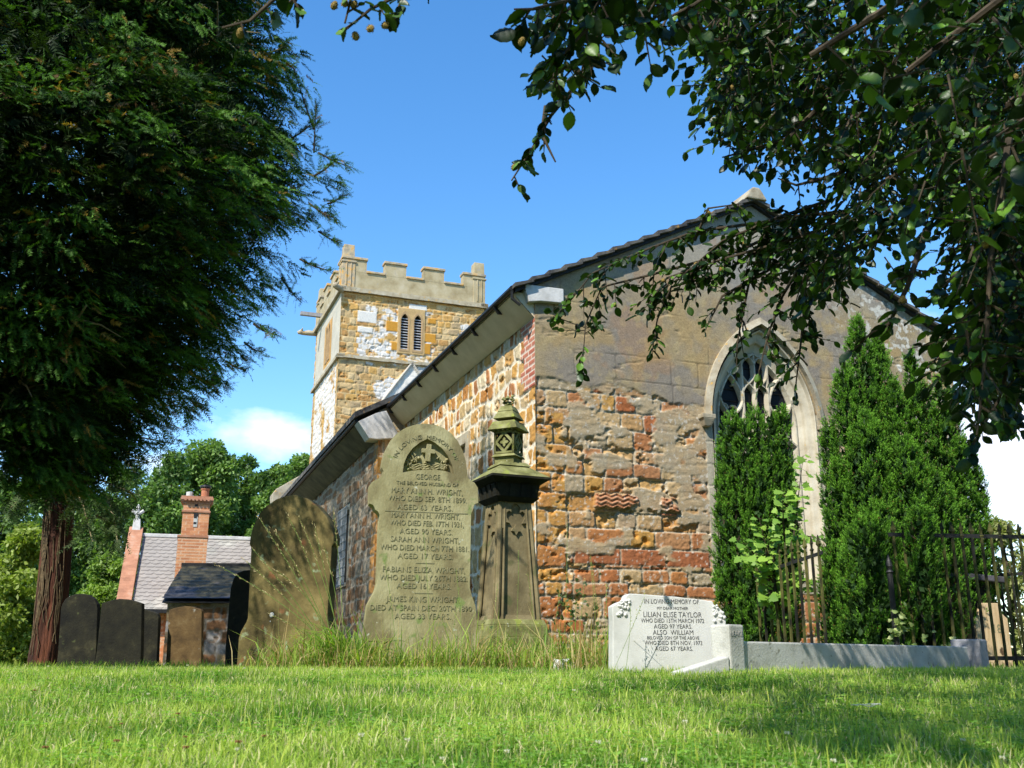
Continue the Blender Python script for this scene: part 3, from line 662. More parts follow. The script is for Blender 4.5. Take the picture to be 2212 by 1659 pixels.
for F_, sg, cs in ((TF, 1, (2.0, 2.42)), (TSo, -1, (1.75, 2.17))):
    bw = MB()
    for c in cs:
        o_ = arch(c, .34, 10.62, 10.94, 9.62); i_ = arch(c, .24, 10.62, 10.84, 9.70)
        bw.plate(F_, [(sg * a, b) for a, b in o_], [[(sg * a, b) for a, b in i_]], -.02, .10)
    if 'tower_dressing' not in bpy.data.materials: mat_noise('tower_dressing', [(.3, (.26, .165, .08)), (.7, (.42, .29, .15))], 5, bump=.4)
    BW = bw.build('bell_opening', bpy.data.materials['tower_dressing'], CH, bevel=.008)
    lv = MB()
    for c in cs:
        for k in range(12):
            z = 9.72 + k * .088; lv.hexa([F_(sg * (c + a), nn, z + dz) for dz0 in (0, .014) for a, nn, dz in ((-.125, .04, dz0), (.125, .04, dz0), (.125, .14, dz0 + .05), (-.125, .14, dz0 + .05))])
    lv.build('louvre', mat_noise('louvre_board', [(.3, (.40, .41, .43)), (.7, (.5, .51, .53))], 8), BW)
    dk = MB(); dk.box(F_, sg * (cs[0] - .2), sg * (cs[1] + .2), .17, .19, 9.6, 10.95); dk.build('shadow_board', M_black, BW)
# string courses
def ring(name, z0, z1, pr, mat, parent=CH, ts=TS, wob=0):
    m = MB(); e0, e1, s0, s1 = TE0 - pr, TE1 + pr, TS - pr, TS1 + pr
    n = 24; r = random.Random(int(z0 * 100))
    def seg(a, b, off):
        for i in range(n):
            p, q = np.array(a) + (np.array(b) - np.array(a)) * i / n, np.array(a) + (np.array(b) - np.array(a)) * (i + 1) / n
            dz = r.uniform(-wob, wob); o = np.array(off)
            m.hexa([CP(*(p + 0), z0 + dz), CP(*q, z0 + dz), CP(*(q + o), z0 + dz + .04), CP(*(p + o), z0 + dz + .04), CP(*p, z1 + dz), CP(*q, z1 + dz), CP(*(q + o), z1 + dz + .03), CP(*(p + o), z1 + dz + .03)])
    seg((e0, s0), (e1, s0), (0, .25)); seg((e0, s0), (e0, s1), (.25, 0)); seg((e1, s0), (e1, s1), (-.25, 0))
    return m.build(name, mat, parent)
ring('string_course', 9.22, 9.32, .07, M_dressed, wob=.008); ring('string_course', 11.33, 11.47, .10, M_dressed, wob=.005)
M_ash = mat_noise('ashlar', [(.3, (.26, .205, .11)), (.5, (.36, .30, .18)), (.7, (.44, .38, .26))], 3, bump=.4, spots=[(6, .63, (.30, .27, .22))])
M_lich = mat_noise('lichened_coping', [(.35, (.24, .21, .16)), (.5, (.42, .34, .22)), (.62, (.55, .29, .06)), (.8, (.5, .44, .33))], 5, bump=.5)
par = MB()
PT = .28
sides = [(TF, TW, 1), (Frame(CP(TE0, TS1, 0), 159.4), TL, 1), (Frame(CP(TE1, TS, 0), -20.6), TL, 1), (Frame(CP(TE1, TS1, 0), 249.4), TW, 1)]
prof = [(0, .74, 1), (.74, 1.32, 0), (1.32, 2.0, 1), (2.0, 2.57, 0), (2.57, 3.24, 1), (3.24, 3.88, 0), (3.88, 4.60, 1)]
cop = MB()
for F_, L_, k in sides:
    sc_ = L_ / 4.6
    par.box(F_, .0, L_, .005, PT, 11.47, 12.02)
    for a, b, up in prof:
        a *= sc_; b *= sc_
        if up: par.box(F_, a, b, .002, PT - .003, 12.02, 12.42); cop.box(F_, a - .03, b + .03, -.04, PT + .04, 12.42, 12.50)
        else: cop.box(F_, a + .002, b - .002, -.04, PT + .04, 12.02, 12.09)
PARA = par.build('parapet', M_ash, CH); cop.build('parapet_coping', M_lich, PARA, bevel=.012)
for e, s in ((TE0 + .18, TS + .18), (TE1 - .18, TS + .18), (TE0 + .18, TS1 - .18), (TE1 - .18, TS1 - .18)):
    m = MB(); f_ = Frame(CP(e, s, 0), AZ)
    m.box(f_, -.20, .20, -.20, .20, 11.50, 12.30); m.box(f_, -.23, .23, -.23, .23, 12.30, 12.36); m.frus(f_, .36, .36, .33, .33, 12.36, 12.90)
    for a in (-.07, .07): m.box(f_, a - .016, a + .016, -.225, -.198, 11.55, 12.28); m.box(f_, -.225, -.198, a - .016, a + .016, 11.55, 12.28)
    m.build('pinnacle', M_lich if e < 2 and s < 20 else M_ash, CH, bevel=.012)
# gargoyles and the lead spout
def gargoyle(p, d, l):
    d = np.array(d, float); d /= np.linalg.norm(d); p = np.array(p)
    m = MB(); m.tube([p - d * .1, p + d * l * .35 + [0, 0, .02], p + d * l * .65 + [0, 0, .0], p + d * l * .8 + [0, 0, .04], p + d * l], [.09, .10, .075, .10, .05], 8)
    for s in (-1, 1):
        sd = np.cross(d, [0, 0, 1]) * s; m.tube([p + d * l * .75 + sd * .06 + [0, 0, .08], p + d * l * .7 + sd * .11 + [0, 0, .16]], [.035, .01], 5)
    m.build('gargoyle', M_dressed, CH, smooth=True)
gargoyle(CP(TE0 - .06, TS - .06, 11.36), -Ev - Nv, .34)
gargoyle(CP(TE0 - .08, TS1 - .1, 11.30), -Ev * 1.2 + Nv * .2, .55)
m = MB(); sf = Frame(CP(TE0, TS + 3.2, 0), AZ); m.box(sf, -.75, .0, -.07, .07, 11.52, 11.60); m.box(sf, -.75, .0, -.07, -.055, 11.60, 11.64); m.box(sf, -.75, .0, .055, .07, 11.60, 11.64); m.build('water_spout', M_kerb_grey, CH)
print('church ok')
# ================================================================== headstones
def R2(x, y): return (454.8 + .3655 * x, 849 + .3655 * y)
def stone_obj(name, label, px_base, Y, az, outline_px, th, mat, lean=0, back=0, bevel=.012, conv=None, extra=0, cat='headstone', group=None):
    o = atY(*px_base, Y); o[2] = float(gz(o[0], o[1])) - .02
    fr = Frame(o, az, lean, back); t = thing(name, label, cat, tuple(o), group)
    pts = [fr.px(*(conv(*p) if conv else p)) for p in outline_px]
    zmin = min(p[1] for p in pts); pts = [(a, b if b > zmin + .03 else -.05) for a, b in pts]
    m = MB(); m.plate(fr, pts, [], 0, th)
    return t, fr, pts, m
def text(s, fr, u, v, size, mat, parent, n=-.0022, ext=.0022, wid=None, name='inscription_line', path=None):
    cu = bpy.data.curves.new('t', 'FONT'); cu.body = s; cu.size = size; cu.align_x = 'CENTER'; cu.align_y = 'CENTER'; cu.extrude = ext; cu.resolution_u = 2
    cu.offset = -size * .006
    ob = bpy.data.objects.new('t', cu); me = bpy.data.meshes.new_from_object(ob); bpy.data.objects.remove(ob)
    P = np.array([v_.co[:] for v_ in me.vertices]); w = P[:, 0].max() - P[:, 0].min()
    sc = wid / w if wid else 1
    for i, v_ in enumerate(me.vertices):
        if path: q = path(P[i, 0] * sc, P[i, 1])
        else: q = (u + P[i, 0] * sc, v + P[i, 1])
        v_.co = fr(q[0], n - P[i, 2], q[1])
    me.name = name; return link(name, me, mat, parent)
# ---- the tall arched headstone in front of the church corner
gout = [(885, 1500), (905, 1430), (928, 1250), (972, 1168), (985, 1120), (1000, 720), (990, 700), (975, 690), (962, 662), (940, 652), (940, 545), (952, 528), (978, 512), (1000, 500), (1018, 478), (1022, 462), (1012, 440), (1020, 385), (1038, 330), (1068, 275), (1108, 232), (1160, 202), (1215, 186), (1268, 181), (1325, 187), (1378, 206), (1425, 240), (1462, 285), (1490, 340), (1508, 400), (1516, 460), (1520, 500), (1535, 515), (1560, 530), (1580, 560), (1582, 648), (1560, 658), (1550, 690), (1540, 715), (1532, 1150), (1545, 1200), (1566, 1260), (1580, 1430), (1590, 1500)]
T, fr, pts, m = stone_obj('headstone', 'tall green-tinged round-arched headstone with a cross carved in its niche and a long family inscription', R2(1238, 1480), 8.0, 75, gout, .13, M_green_stone, conv=R2, back=1.5)
nich = [fr.px(*R2(*p)) for p in ((1135, 470), (1142, 420), (1162, 370), (1195, 325), (1240, 290), (1282, 270), (1325, 292), (1372, 330), (1405, 375), (1430, 430), (1440, 478), (1390, 462), (1340, 455), (1290, 453), (1235, 455), (1185, 460))]
m = MB(); m.plate(fr, pts, [nich], 0, .045); m.build('headstone_face', M_green_stone, T, bevel=0)
m = MB(); m.plate(fr, pts, [], .0452, .13); m.build('headstone_body', M_green_stone, T, bevel=.012)
m = MB()   # raised rim round the arch and down the sides
rim = [fr.px(*R2(*p)) for p in gout[5:40]]
inn = [(a * .955 + .0, b - .018 if b > 1.2 else b) for a, b in rim]
def cross_px(pl): return [fr.px(*R2(*p)) for p in pl]
m.plate(fr, cross_px([(1272, 400), (1272, 352), (1250, 350), (1250, 325), (1278, 327), (1280, 300), (1308, 302), (1306, 330), (1330, 334), (1328, 358), (1302, 356), (1300, 405)]), [], .004, .035)
c_ = m.build('carved_cross', M_green_stone, T, bevel=.003)
m = MB(); r = random.Random(4)
for i in range(46):   # trailing ivy carved at the foot of the cross
    x = r.uniform(1160, 1415); top = 375 + abs(x - 1290) * .25; y = r.uniform(max(350, 395 - 30 * math.sin((x - 1140) / 40)), 452)
    u, v = fr.px(*R2(x, y)); s = r.uniform(.010, .022); a = r.uniform(0, 6.28); d = r.uniform(.008, .02)
    P = [(u + s * math.cos(a + k * 1.2566) * (1 if k % 1 == 0 else .5), v + s * math.sin(a + k * 1.2566)) for k in range(5)]
    b = len(m.v); m.v += [tuple(fr(p[0], .040, p[1])) for p in P] + [tuple(fr(u, d, v))]; m.f += [(b + k, b + (k + 1) % 5, b + 5) for k in range(5)]
for y0 in (420, 432, 444):
    m.tube([fr(*(lambda q: (q[0], .03, q[1]))(fr.px(*R2(1180 + i * 12, y0 + 5 * math.sin(i * 1.3 + y0))))) for i in range(19)], .007, 5)
m.tube([fr(*(lambda q: (q[0], .025, q[1]))(fr.px(*R2(*p)))) for p in ((1185, 415), (1205, 385), (1188, 355), (1200, 345), (1215, 365))], .008, 5)
m.tube([fr(*(lambda q: (q[0], .025, q[1]))(fr.px(*R2(*p)))) for p in ((1350, 430), (1372, 400), (1355, 370), (1340, 385))], .008, 5)
m.build('carved_ivy', M_green_stone, T)
# arched heading
cc = fr.px(*R2(1272, 452)); rad = abs(fr.px(*R2(1440, 452))[0] - cc[0]) + .028
def apath(x, y):
    w = x / (rad + .012); a = math.pi / 2 - w; rr = rad + .012 + y
    return (cc[0] + rr * math.cos(a) * .98, cc[1] - .01 + rr * math.sin(a) * 1.02)
text('IN LOVING  MEMORY OF', fr, 0, 0, .048, M_letter, T, wid=.66, path=apath)
for s, cxp, yp, wp, sz in (('GEORGE.', 1288, 497, 150, .062), ('THE BELOVED HUSBAND OF', 1282, 537, 365, .040), ('MARY ANN H. WRIGHT,', 1280, 582, 420, .064), ('WHO DIED SEP. 8TH 1899.', 1283, 628, 465, .060), ('AGED 63 YEARS.', 1268, 678, 325, .060),
                     ('MARY ANN H. WRIGHT,', 1272, 726, 405, .062), ('WHO DIED FEB. 17TH 1931,', 1280, 772, 435, .060), ('AGED 90 YEARS.', 1275, 820, 310, .060), ('SARAH ANN WRIGHT,', 1268, 868, 405, .062), ('WHO DIED MARCH 7TH 1881.', 1268, 917, 525, .060),
                     ('AGED 17 YEARS.', 1270, 966, 325, .060), ('FABIANS ELIZA WRIGHT,', 1262, 1046, 485, .062), ('WHO DIED JULY 26TH 1882.', 1262, 1094, 520, .060), ('AGED 16 YEARS.', 1262, 1142, 320, .060), ('JAMES KING WRIGHT,', 1258, 1220, 435, .062), ('DIED AT SPAIN DEC. 20TH 1890', 1245, 1272, 600, .058), ('AGED 33 YEARS.', 1255, 1320, 330, .060)):
    u, v = fr.px(*R2(cxp, yp)); ua = fr.px(*R2(cxp - wp / 2, yp))[0]; ub = fr.px(*R2(cxp + wp / 2, yp))[0]
    text(s, fr, u, v, sz, M_letter, T, wid=ub - ua)
m = MB()
for y, x0, x1 in ((695, 1030, 1520), (1004, 1212, 1322), (1182, 1205, 1312)):
    a = fr.px(*R2(x0, y)); b = fr.px(*R2(x1, y + 6)); m.box(fr, a[0], b[0], -.003, .001, a[1] - .003, a[1] + .003)
m.build('engraved_line', M_letter, T)
# ---- big leaning stone on the left
lo = [(165, 1510), (165, 1450), (178, 1408), (210, 1352), (218, 1330), (238, 930), (236, 905), (228, 900), (235, 840), (250, 790), (285, 715), (330, 665), (390, 625), (450, 604), (505, 600), (570, 622), (630, 665), (685, 730), (716, 795), (728, 850), (728, 890), (715, 905), (715, 930), (690, 1320), (700, 1380), (730, 1430), (738, 1510)]
T, fr, pts, m = stone_obj('headstone', 'large leaning round-topped headstone, dark with lichen and dappled sun, left of the tall inscribed one', R2(450, 1490), 8.6, 108, lo, .12, M_lean_stone, conv=R2, back=3)
m.build('headstone_body', M_lean_stone, T, bevel=.012)
m = MB(); q = fr.px(*R2(364, 1312)); m.lathe((0, 0, 0), [(.0, 0), (.021, 0), (.021, .006), (.016, .010), (.001, .011)], 16)
m.v = [tuple(fr(q[0] + a, -.001 - c, q[1] + b)) for a, b, c in m.v]; m.build('white_disc', M_white_marble, T)
m = MB(); q = fr.px(*R2(354, 1350)); m.lathe((0, 0, 0), [(.0, 0), (.006, 0), (.005, .004), (.001, .005)], 10)
m.v = [tuple(fr(q[0] + a, -.001 - c, q[1] + b)) for a, b, c in m.v]; m.build('white_disc', M_white_marble, T)
# ---- narrow dark stone behind it
def R1(x, y): return (x * .27413, 1030.8 + y * .27413)
T, fr, pts, m = stone_obj('headstone', 'narrow dark round-shouldered headstone half hidden behind the large leaning headstone', R1(1880, 1400), 10.2, 97, [(1780, 1420), (1775, 1340), (1808, 950), (1818, 870), (1838, 800), (1870, 755), (1915, 735), (1990, 728), (2060, 745), (2100, 800), (2110, 1420)], .10, M_dark_stone, conv=R1, back=2); m.build('headstone_body', M_dark_stone, T, bevel=.01)
T, fr, pts, m = stone_obj('headstone', 'small brown headstone with low pointed top in front of the slate-roofed shed', R1(1450, 1440), 15.0, 92, [(1305, 1470), (1310, 1400), (1330, 1050), (1345, 1040), (1400, 1025), (1460, 1016), (1510, 1020), (1580, 1040), (1590, 1055), (1585, 1400), (1590, 1470)], .10, M_brown_stone, conv=R1, lean=-.5); m.build('headstone_body', M_brown_stone, T, bevel=.01)
T, fr, pts, m = stone_obj('headstone', 'black round-topped headstone touching the foot of the red-barked trunk', R1(600, 1450), 14.6, 93, [(445, 1470), (455, 1400), (480, 1040), (490, 1000), (515, 960), (550, 935), (600, 920), (650, 918), (700, 930), (740, 960), (762, 1000), (768, 1040), (755, 1400), (760, 1470)], .11, M_dark_stone, conv=R1, lean=1); m.build('headstone_body', M_dark_stone, T, bevel=.01)
T, fr, pts, m = stone_obj('headstone', 'broad black headstone with a flat-shouldered low arch top, in front of the brick gable end', R1(930, 1450), 14.0, 91, [(745, 1470), (765, 1350), (800, 995), (830, 985), (880, 968), (940, 958), (1010, 962), (1060, 975), (1118, 995), (1112, 1350), (1110, 1470)], .11, M_dark_stone, conv=R1); m.build('headstone_body', M_dark_stone, T, bevel=.01)
T, fr, pts, m = stone_obj('headstone', 'dark plain sloping-topped headstone squeezed behind the broad black one', R1(1150, 1450), 14.8, 93, [(1080, 1470), (1085, 1350), (1100, 1035), (1130, 1040), (1190, 1055), (1240, 1075), (1250, 1100), (1240, 1350), (1238, 1470)], .10, M_dark_stone, conv=R1); m.build('headstone_body', M_dark_stone, T, bevel=.01)
# ================================================================== white marble grave on the right
def R3(x, y): return (1152.1 + x * .4792, 1091.4 + y * .4792)
# the headstone and its kerbs
wo = [(355, 705), (358, 520), (355, 455), (380, 440), (412, 428), (418, 408), (432, 398), (480, 400), (640, 412), (808, 432), (814, 448), (838, 462), (856, 480), (868, 505), (868, 560), (862, 705)]
T, fr, pts, m = stone_obj('headstone', 'low white marble headstone with carved corner flowers and black lettering', R3(610, 700), 6.8, 79, wo, .10, M_white_marble, conv=R3); m.build('headstone_body', M_white_marble, T, bevel=.006)
for s, cxp, yp, wp, sz in (('IN LOVING MEMORY OF', 623, 435, 245, .046), ('MY DEAR MOTHER', 627, 465, 140, .028), ('LILIAN ELISE TAYLOR', 627, 494, 262, .054), ('WHO DIED 13TH MARCH 1972', 628, 521, 285, .042), ('AGED 97 YEARS.', 630, 547, 172, .042), ('ALSO  WILLIAM', 631, 574, 182, .048), ('BELOVED SON OF THE ABOVE', 630, 598, 234, .032), ('WHO DIED 8TH NOV. 1973', 632, 621, 260, .042), ('AGED 67 YEARS.', 634, 647, 170, .042)):
    u, v = fr.px(*R3(cxp, yp)); ua = fr.px(*R3(cxp - wp / 2, yp))[0]; ub = fr.px(*R3(cxp + wp / 2, yp))[0]
    text(s, fr, u, v, sz * .92, M_black_letter, T, wid=ub - ua, n=-.001, ext=.001)
m = MB(); r = random.Random(8)
for (x0, y0, x1, y1), k in (((375, 425, 432, 498), 30), ((812, 445, 862, 525), 26)):
    for i in range(k):
        x, y = r.uniform(x0, x1), r.uniform(y0, y1)
        if x0 < 500 and (x - x0) < (425 + 22 - y) * .9: continue
        if x0 > 500 and (x - x0) > (y - y0) * .8 + 12: continue
        u, v = fr.px(*R3(x, y)); s = r.uniform(.008, .015); c = fr(u, 0, v)
        nn = 6; b = len(m.v)
        for rr, d in ((s, 0), (s * .75, .008), (s * .2, .012)):
            m.v += [tuple(fr(u + rr * math.cos(6.283 * j / nn), -d, v + rr * math.sin(6.283 * j / nn))) for j in range(nn)]
        for q in range(2): m.f += [(b + q * nn + j, b + q * nn + (j + 1) % nn, b + (q + 1) * nn + (j + 1) % nn, b + (q + 1) * nn + j) for j in range(nn)]
        m.f.append(tuple(b + 2 * nn + j for j in range(nn)))
m.build('carved_flowers', M_white_marble, T)
# kerbed grave: block with LEAKE, long kerb and end block
g0 = atY(1580, 1425, 6.35); g0[2] = float(gz(g0[0], g0[1])) - .02
KT = thing('grave_kerb', 'white marble grave kerb with a lettered corner block running behind the lawn in front of the railings', 'grave kerb', tuple(g0))
A = atY(1579, 1430, 6.4); B = atY(2118, 1430, 8.35); kaz = math.degrees(math.atan2(*(B - A)[:2])); KL = float(np.hypot(*(B - A)[:2]))
A[2] = float(gz(A[0], A[1])) - .03
KF = Frame(A, kaz)
zt = KF.px(1590, 1349)[1]
m = MB(); m.box(KF, .0, .14, -.0, .15, -.02, zt); m.build('corner_block', M_kerb, KT, bevel=.012)
m = MB(); zk = KF.px(1640, 1386)[1]; m.box(KF, .143, KL - .1, .02, .14, -.02, zk); m.build('kerb_rail', M_kerb, KT, bevel=.01)
ze = KF.px(2110, 1381)[1]
m = MB(); bf = Frame(KF(KL, 0, 0), kaz - 14); m.box(bf, -.13, .12, -.04, .18, -.02, ze); m.build('end_block', M_kerb_grey, KT, bevel=.014)
q = KF.px(*R3(932, 568)); text('LEAKE', KF, .07, zt - .055, .045, M_faded_letter, KT, n=-.0015, ext=.001, wid=.115, name='lettering')
m = MB(); p0 = KF(-.0, .05, 0); p1 = atY(*R3(640, 690), 6.28); p1[2] = A[2]
F2 = Frame(p1, math.degrees(math.atan2(*(p0 - p1)[:2]))); LL = float(np.hypot(*(p0 - p1)[:2]))
m.hexa([F2(0, -.05, 0), F2(LL, -.05, 0), F2(LL, .06, 0), F2(0, .06, 0), F2(0, -.05, .045), F2(LL, -.05, zt - .19), F2(LL, .06, zt - .19), F2(0, .06, .045)]); m.build('side_kerb', M_kerb, KT, bevel=.008)
# small broken white stone in the long grass
p = atY(1217, 1416, 7.3); p[2] = float(gz(p[0], p[1]))
m = MB(); f_ = Frame(p, 70)
m.hexa([f_(-.09, -.05, -.02), f_(.09, -.06, -.02), f_(.08, .06, -.02), f_(-.08, .05, -.02), f_(-.07, -.035, .075), f_(.055, -.04, .095), f_(.07, .04, .06), f_(-.06, .04, .09)])
o = m.build('stone_chunk', M_white_marble, bevel=.012); tag(o, 'small broken lump of white stone in the long grass between monument and white headstone', 'stone')
# ================================================================== pedestal monument
p = atY(1098, 1400, 10.0); p[2] = float(gz(p[0], p[1])) - .02
M_mon = mat_noise('mossy_monument', [(.28, (.07, .07, .025)), (.47, (.15, .15, .05)), (.62, (.24, .24, .10)), (.8, (.30, .31, .16))], 7, bump=.4, bscale=60, spots=[(9, .58, (.22, .25, .05)), (24, .68, (.42, .43, .32))])
MT = thing('monument', 'tall tapering moss-stained pedestal monument with tiered finial against the church corner', 'monument', tuple(p))
MS = 10 / 9.; _mf = Frame(p, 65.5); _uf = Frame(p, 90 + 24.4)
def mf(u, n, z): return _mf(u * MS, n * MS, z)
zz = lambda y: Frame(p, 90).px(1098, y)[1]
pxm = 9 / 2200
m = MB(); m.frus(mf, .58, .58, .58, .58, -.05, zz(1378)); m.frus(mf, .53, .53, .50, .50, zz(1378), zz(1352)); m.frus(mf, .50, .50, .455, .455, zz(1352), zz(1340)); m.build('plinth', M_mon, MT, bevel=.008)
z0, z1 = zz(1342), zz(1088); w0, w1 = .445, .315
m = MB(); m.frus(mf, w0 - .07, w0 - .07, w1 - .05, w1 - .05, z0, z1)
m.build('shaft', mat_noise('tan_sandstone', [(.3, (.10, .08, .04)), (.5, (.18, .145, .072)), (.7, (.26, .215, .115))], 4, bump=.3, spots=[(5, .58, (.11, .11, .045))]), MT)
M_tan = bpy.data.materials['tan_sandstone']
# corner colonnettes and gothic trefoil heads of the four faces
m = MB()
for sx in (-1, 1):
    for sy in (-1, 1):
        m.tube([mf(sx * (w0 / 2 - .028), sy * (w0 / 2 - .028), z0), mf(sx * (w1 / 2 - .022), sy * (w1 / 2 - .022), z1)], [.030, .024], 8)
        m.tube([mf(sx * (w0 / 2 - .075), sy * (w0 / 2 - .012), z0), mf(sx * (w1 / 2 - .058), sy * (w1 / 2 - .010), z1)], [.014, .012], 6)
        m.tube([mf(sx * (w0 / 2 - .012), sy * (w0 / 2 - .075), z0), mf(sx * (w1 / 2 - .010), sy * (w1 / 2 - .058), z1)], [.014, .012], 6)
m.frus(mf, w0 - .02, w0 - .02, w0 - .05, w0 - .05, z0, z0 + .05)
m.build('colonnette', M_tan, MT, smooth=False)
def mface(k):
    c = [(0, -1), (-1, 0), (0, 1), (1, 0)][k]
    def f(u, n, z):
        t = (z - z0) / (z1 - z0); h = (w0 + (w1 - w0) * t) / 2
        a, b = [(u, -h + n), (-h + n, -u), (-u, h - n), (h - n, u)][k]
        return mf(a, b, z)
    return f
for k in (0, 1):
    m = MB(); f = mface(k); hw = w1 / 2 - .045; zb, zc = z1 - .26, z1
    out_ = [(-hw, zc), (-hw, zb + .02)]
    def tre(sx):  # pointed head with a cusped inner edge
        return [(sx * (hw - .006), zb), (sx * (hw - .012), zb + .05), (sx * (hw * .52), zb + .045), (sx * (hw * .80), zb + .10), (sx * (hw * .78), zb + .145), (sx * (hw * .55), zb + .165), (sx * (hw * .38), zb + .15), (sx * (hw * .36), zb + .205), (sx * .012, zb + .235)]
    L = tre(-1); Rr = tre(1)
    m.plate(f, [(-hw - .02, zc), (-hw - .02, zb - .01)] + L + list(reversed(Rr)) + [(hw + .02, zb - .01), (hw + .02, zc)], [], .006, .045)
    m.plate(f, [(0, zb - .07), (.018, zb - .035), (.045, zb - .03), (.03, zb), (.014, zb + .005), (0, zb + .035), (-.014, zb + .005), (-.03, zb), (-.045, zb - .03), (-.018, zb - .035)], [], .008, .04)
    m.build('carved_arch', M_tan, MT)
# cornice, cap, box, tiers
cw_ = .56; za = zz(1088); zb_ = zz(1058); zc_ = zz(1032)
m = MB(); m.frus(mf, w1 + .02, w1 + .02, w1 + .10, w1 + .10, za - .01, za + .035); m.frus(mf, w1 + .06, w1 + .06, w1 + .10, w1 + .10, za + .035, zb_ + .03)
for k in range(4):
    for i in range(4):
        f = mface(k); u = -.16 + i * .107
        m.hexa([f(u + a, nn, z) for z, e in ((za + .035, 0), (zb_ + .02, .03)) for a, nn in ((-.025, -.04 - e), (.025, -.04 - e), (.025, .03), (-.025, .03))])
m.frus(mf, .44, .44, cw_, cw_, zb_ + .03, zb_ + .075); m.frus(mf, cw_, cw_, cw_, cw_, zb_ + .075, zb_ + .095)
m.build('cornice', M_dark_stone, MT)
m = MB(); m.frus(mf, cw_, cw_, .27, .27, zb_ + .096, zz(1012)); m.frus(mf, .31, .31, .24, .24, zz(1012), zz(1003)); m.build('cap', M_mon, MT, bevel=.006)
def uf(u, n, z): return _uf(u * MS, n * MS, z)
zq = [zz(y) for y in (1006, 990, 985, 935, 928, 921, 903, 901, 889, 887, 878)]
def TT(name, w0_, w1_, a, b, mat=M_mon, bev=.004): m = MB(); m.frus(uf, w0_, w0_, w1_, w1_, a, b); return m.build(name, mat, MT, bevel=bev)
TT('finial_neck', .185, .185, zq[0] - .03, zq[1]); TT('finial_ledge', .235, .19, zq[1], zq[1] + .03)
M_fin = M_mon
bw_ = .198; m = MB(); m.frus(uf, bw_ - .05, bw_ - .05, bw_ - .05, bw_ - .05, zq[2], zq[3]); m.build('finial_core', M_dark_stone, MT)
bz0, bz1 = zq[2] + .01, zq[3]
for k in range(4):
    m = MB(); h = bw_ / 2
    def f(u, n, z, k=k): a, b = [(u, -h + n), (-h + n, -u), (-u, h - n), (h - n, u)][k]; return uf(a, b, z)
    zm, hh = (bz0 + bz1) / 2, (bz1 - bz0) / 2
    m.plate(f, [(-h, bz0), (h, bz0), (h, bz1), (-h, bz1)], [[(-h + .02, zm + .018), (-h + .02, bz1 - .02), (-.018, bz1 - .02)], [(h - .02, zm + .018), (.018, bz1 - .02), (h - .02, bz1 - .02)], [(-h + .02, zm - .018), (-.018, bz0 + .02), (-h + .02, bz0 + .02)], [(h - .02, zm - .018), (h - .02, bz0 + .02), (.018, bz0 + .02)],
             [(0, bz1 - .035), (-h + .035, zm), (0, bz0 + .035), (h - .035, zm)]], 0, .02)
    q = .034; P = []
    for i in range(16):
        a = i * math.pi / 8; rr = q * (1.25 if i % 4 == 0 else (.95 if i % 2 else .55)); P.append((rr * math.cos(a), zm + rr * math.sin(a) * 1.15))
    m.plate(f, P, [], .003, .02)
    m.build('carved_panel', M_mon, MT)
TT('finial_tier', .29, .21, zq[4] - .02, zq[5] + .035); TT('finial_tier', .215, .15, zq[6] - .02, zq[7] + .045); TT('finial_tier', .155, .10, zq[8] - .01, zq[9] + .04)
m = MB()
for a in range(-2, 3): m.hexa([uf(a * .045 + d, -.128 + e, z) for z in (zq[4] - .035, zq[4] - .018) for d, e in ((-.009, 0), (.009, 0), (.009, .02), (-.009, .02))])
m.build('carved_beads', M_mon, MT)
m = MB(); r = random.Random(3); zc2 = zq[9] + .05
m.lathe(uf(0, 0, zc2 - .03), [(.03, 0), (.022, .02), (.04, .04), (.03, .07)], 8)
for i in range(22):   # crocketed foliage knob
    a = r.uniform(0, 6.28); rr = r.uniform(.03, .062); z = r.uniform(.0, .095); c = np.array(uf(0, 0, zc2 + z)) + np.array([rr * math.cos(a), rr * math.sin(a), 0]); s = r.uniform(.014, .024)
    b = len(m.v); m.v += [tuple(c + s * np.array(d)) for d in ((1, 0, .2), (-1, 0, -.2), (0, 1, .3), (0, -1, -.3), (0, 0, 1), (0, 0, -1))]
    m.f += [(b, b + 2, b + 4), (b + 2, b + 1, b + 4), (b + 1, b + 3, b + 4), (b + 3, b, b + 4), (b + 2, b, b + 5), (b + 1, b + 2, b + 5), (b + 3, b + 1, b + 5), (b, b + 3, b + 5)]
m.build('foliage_knob', M_mon, MT)
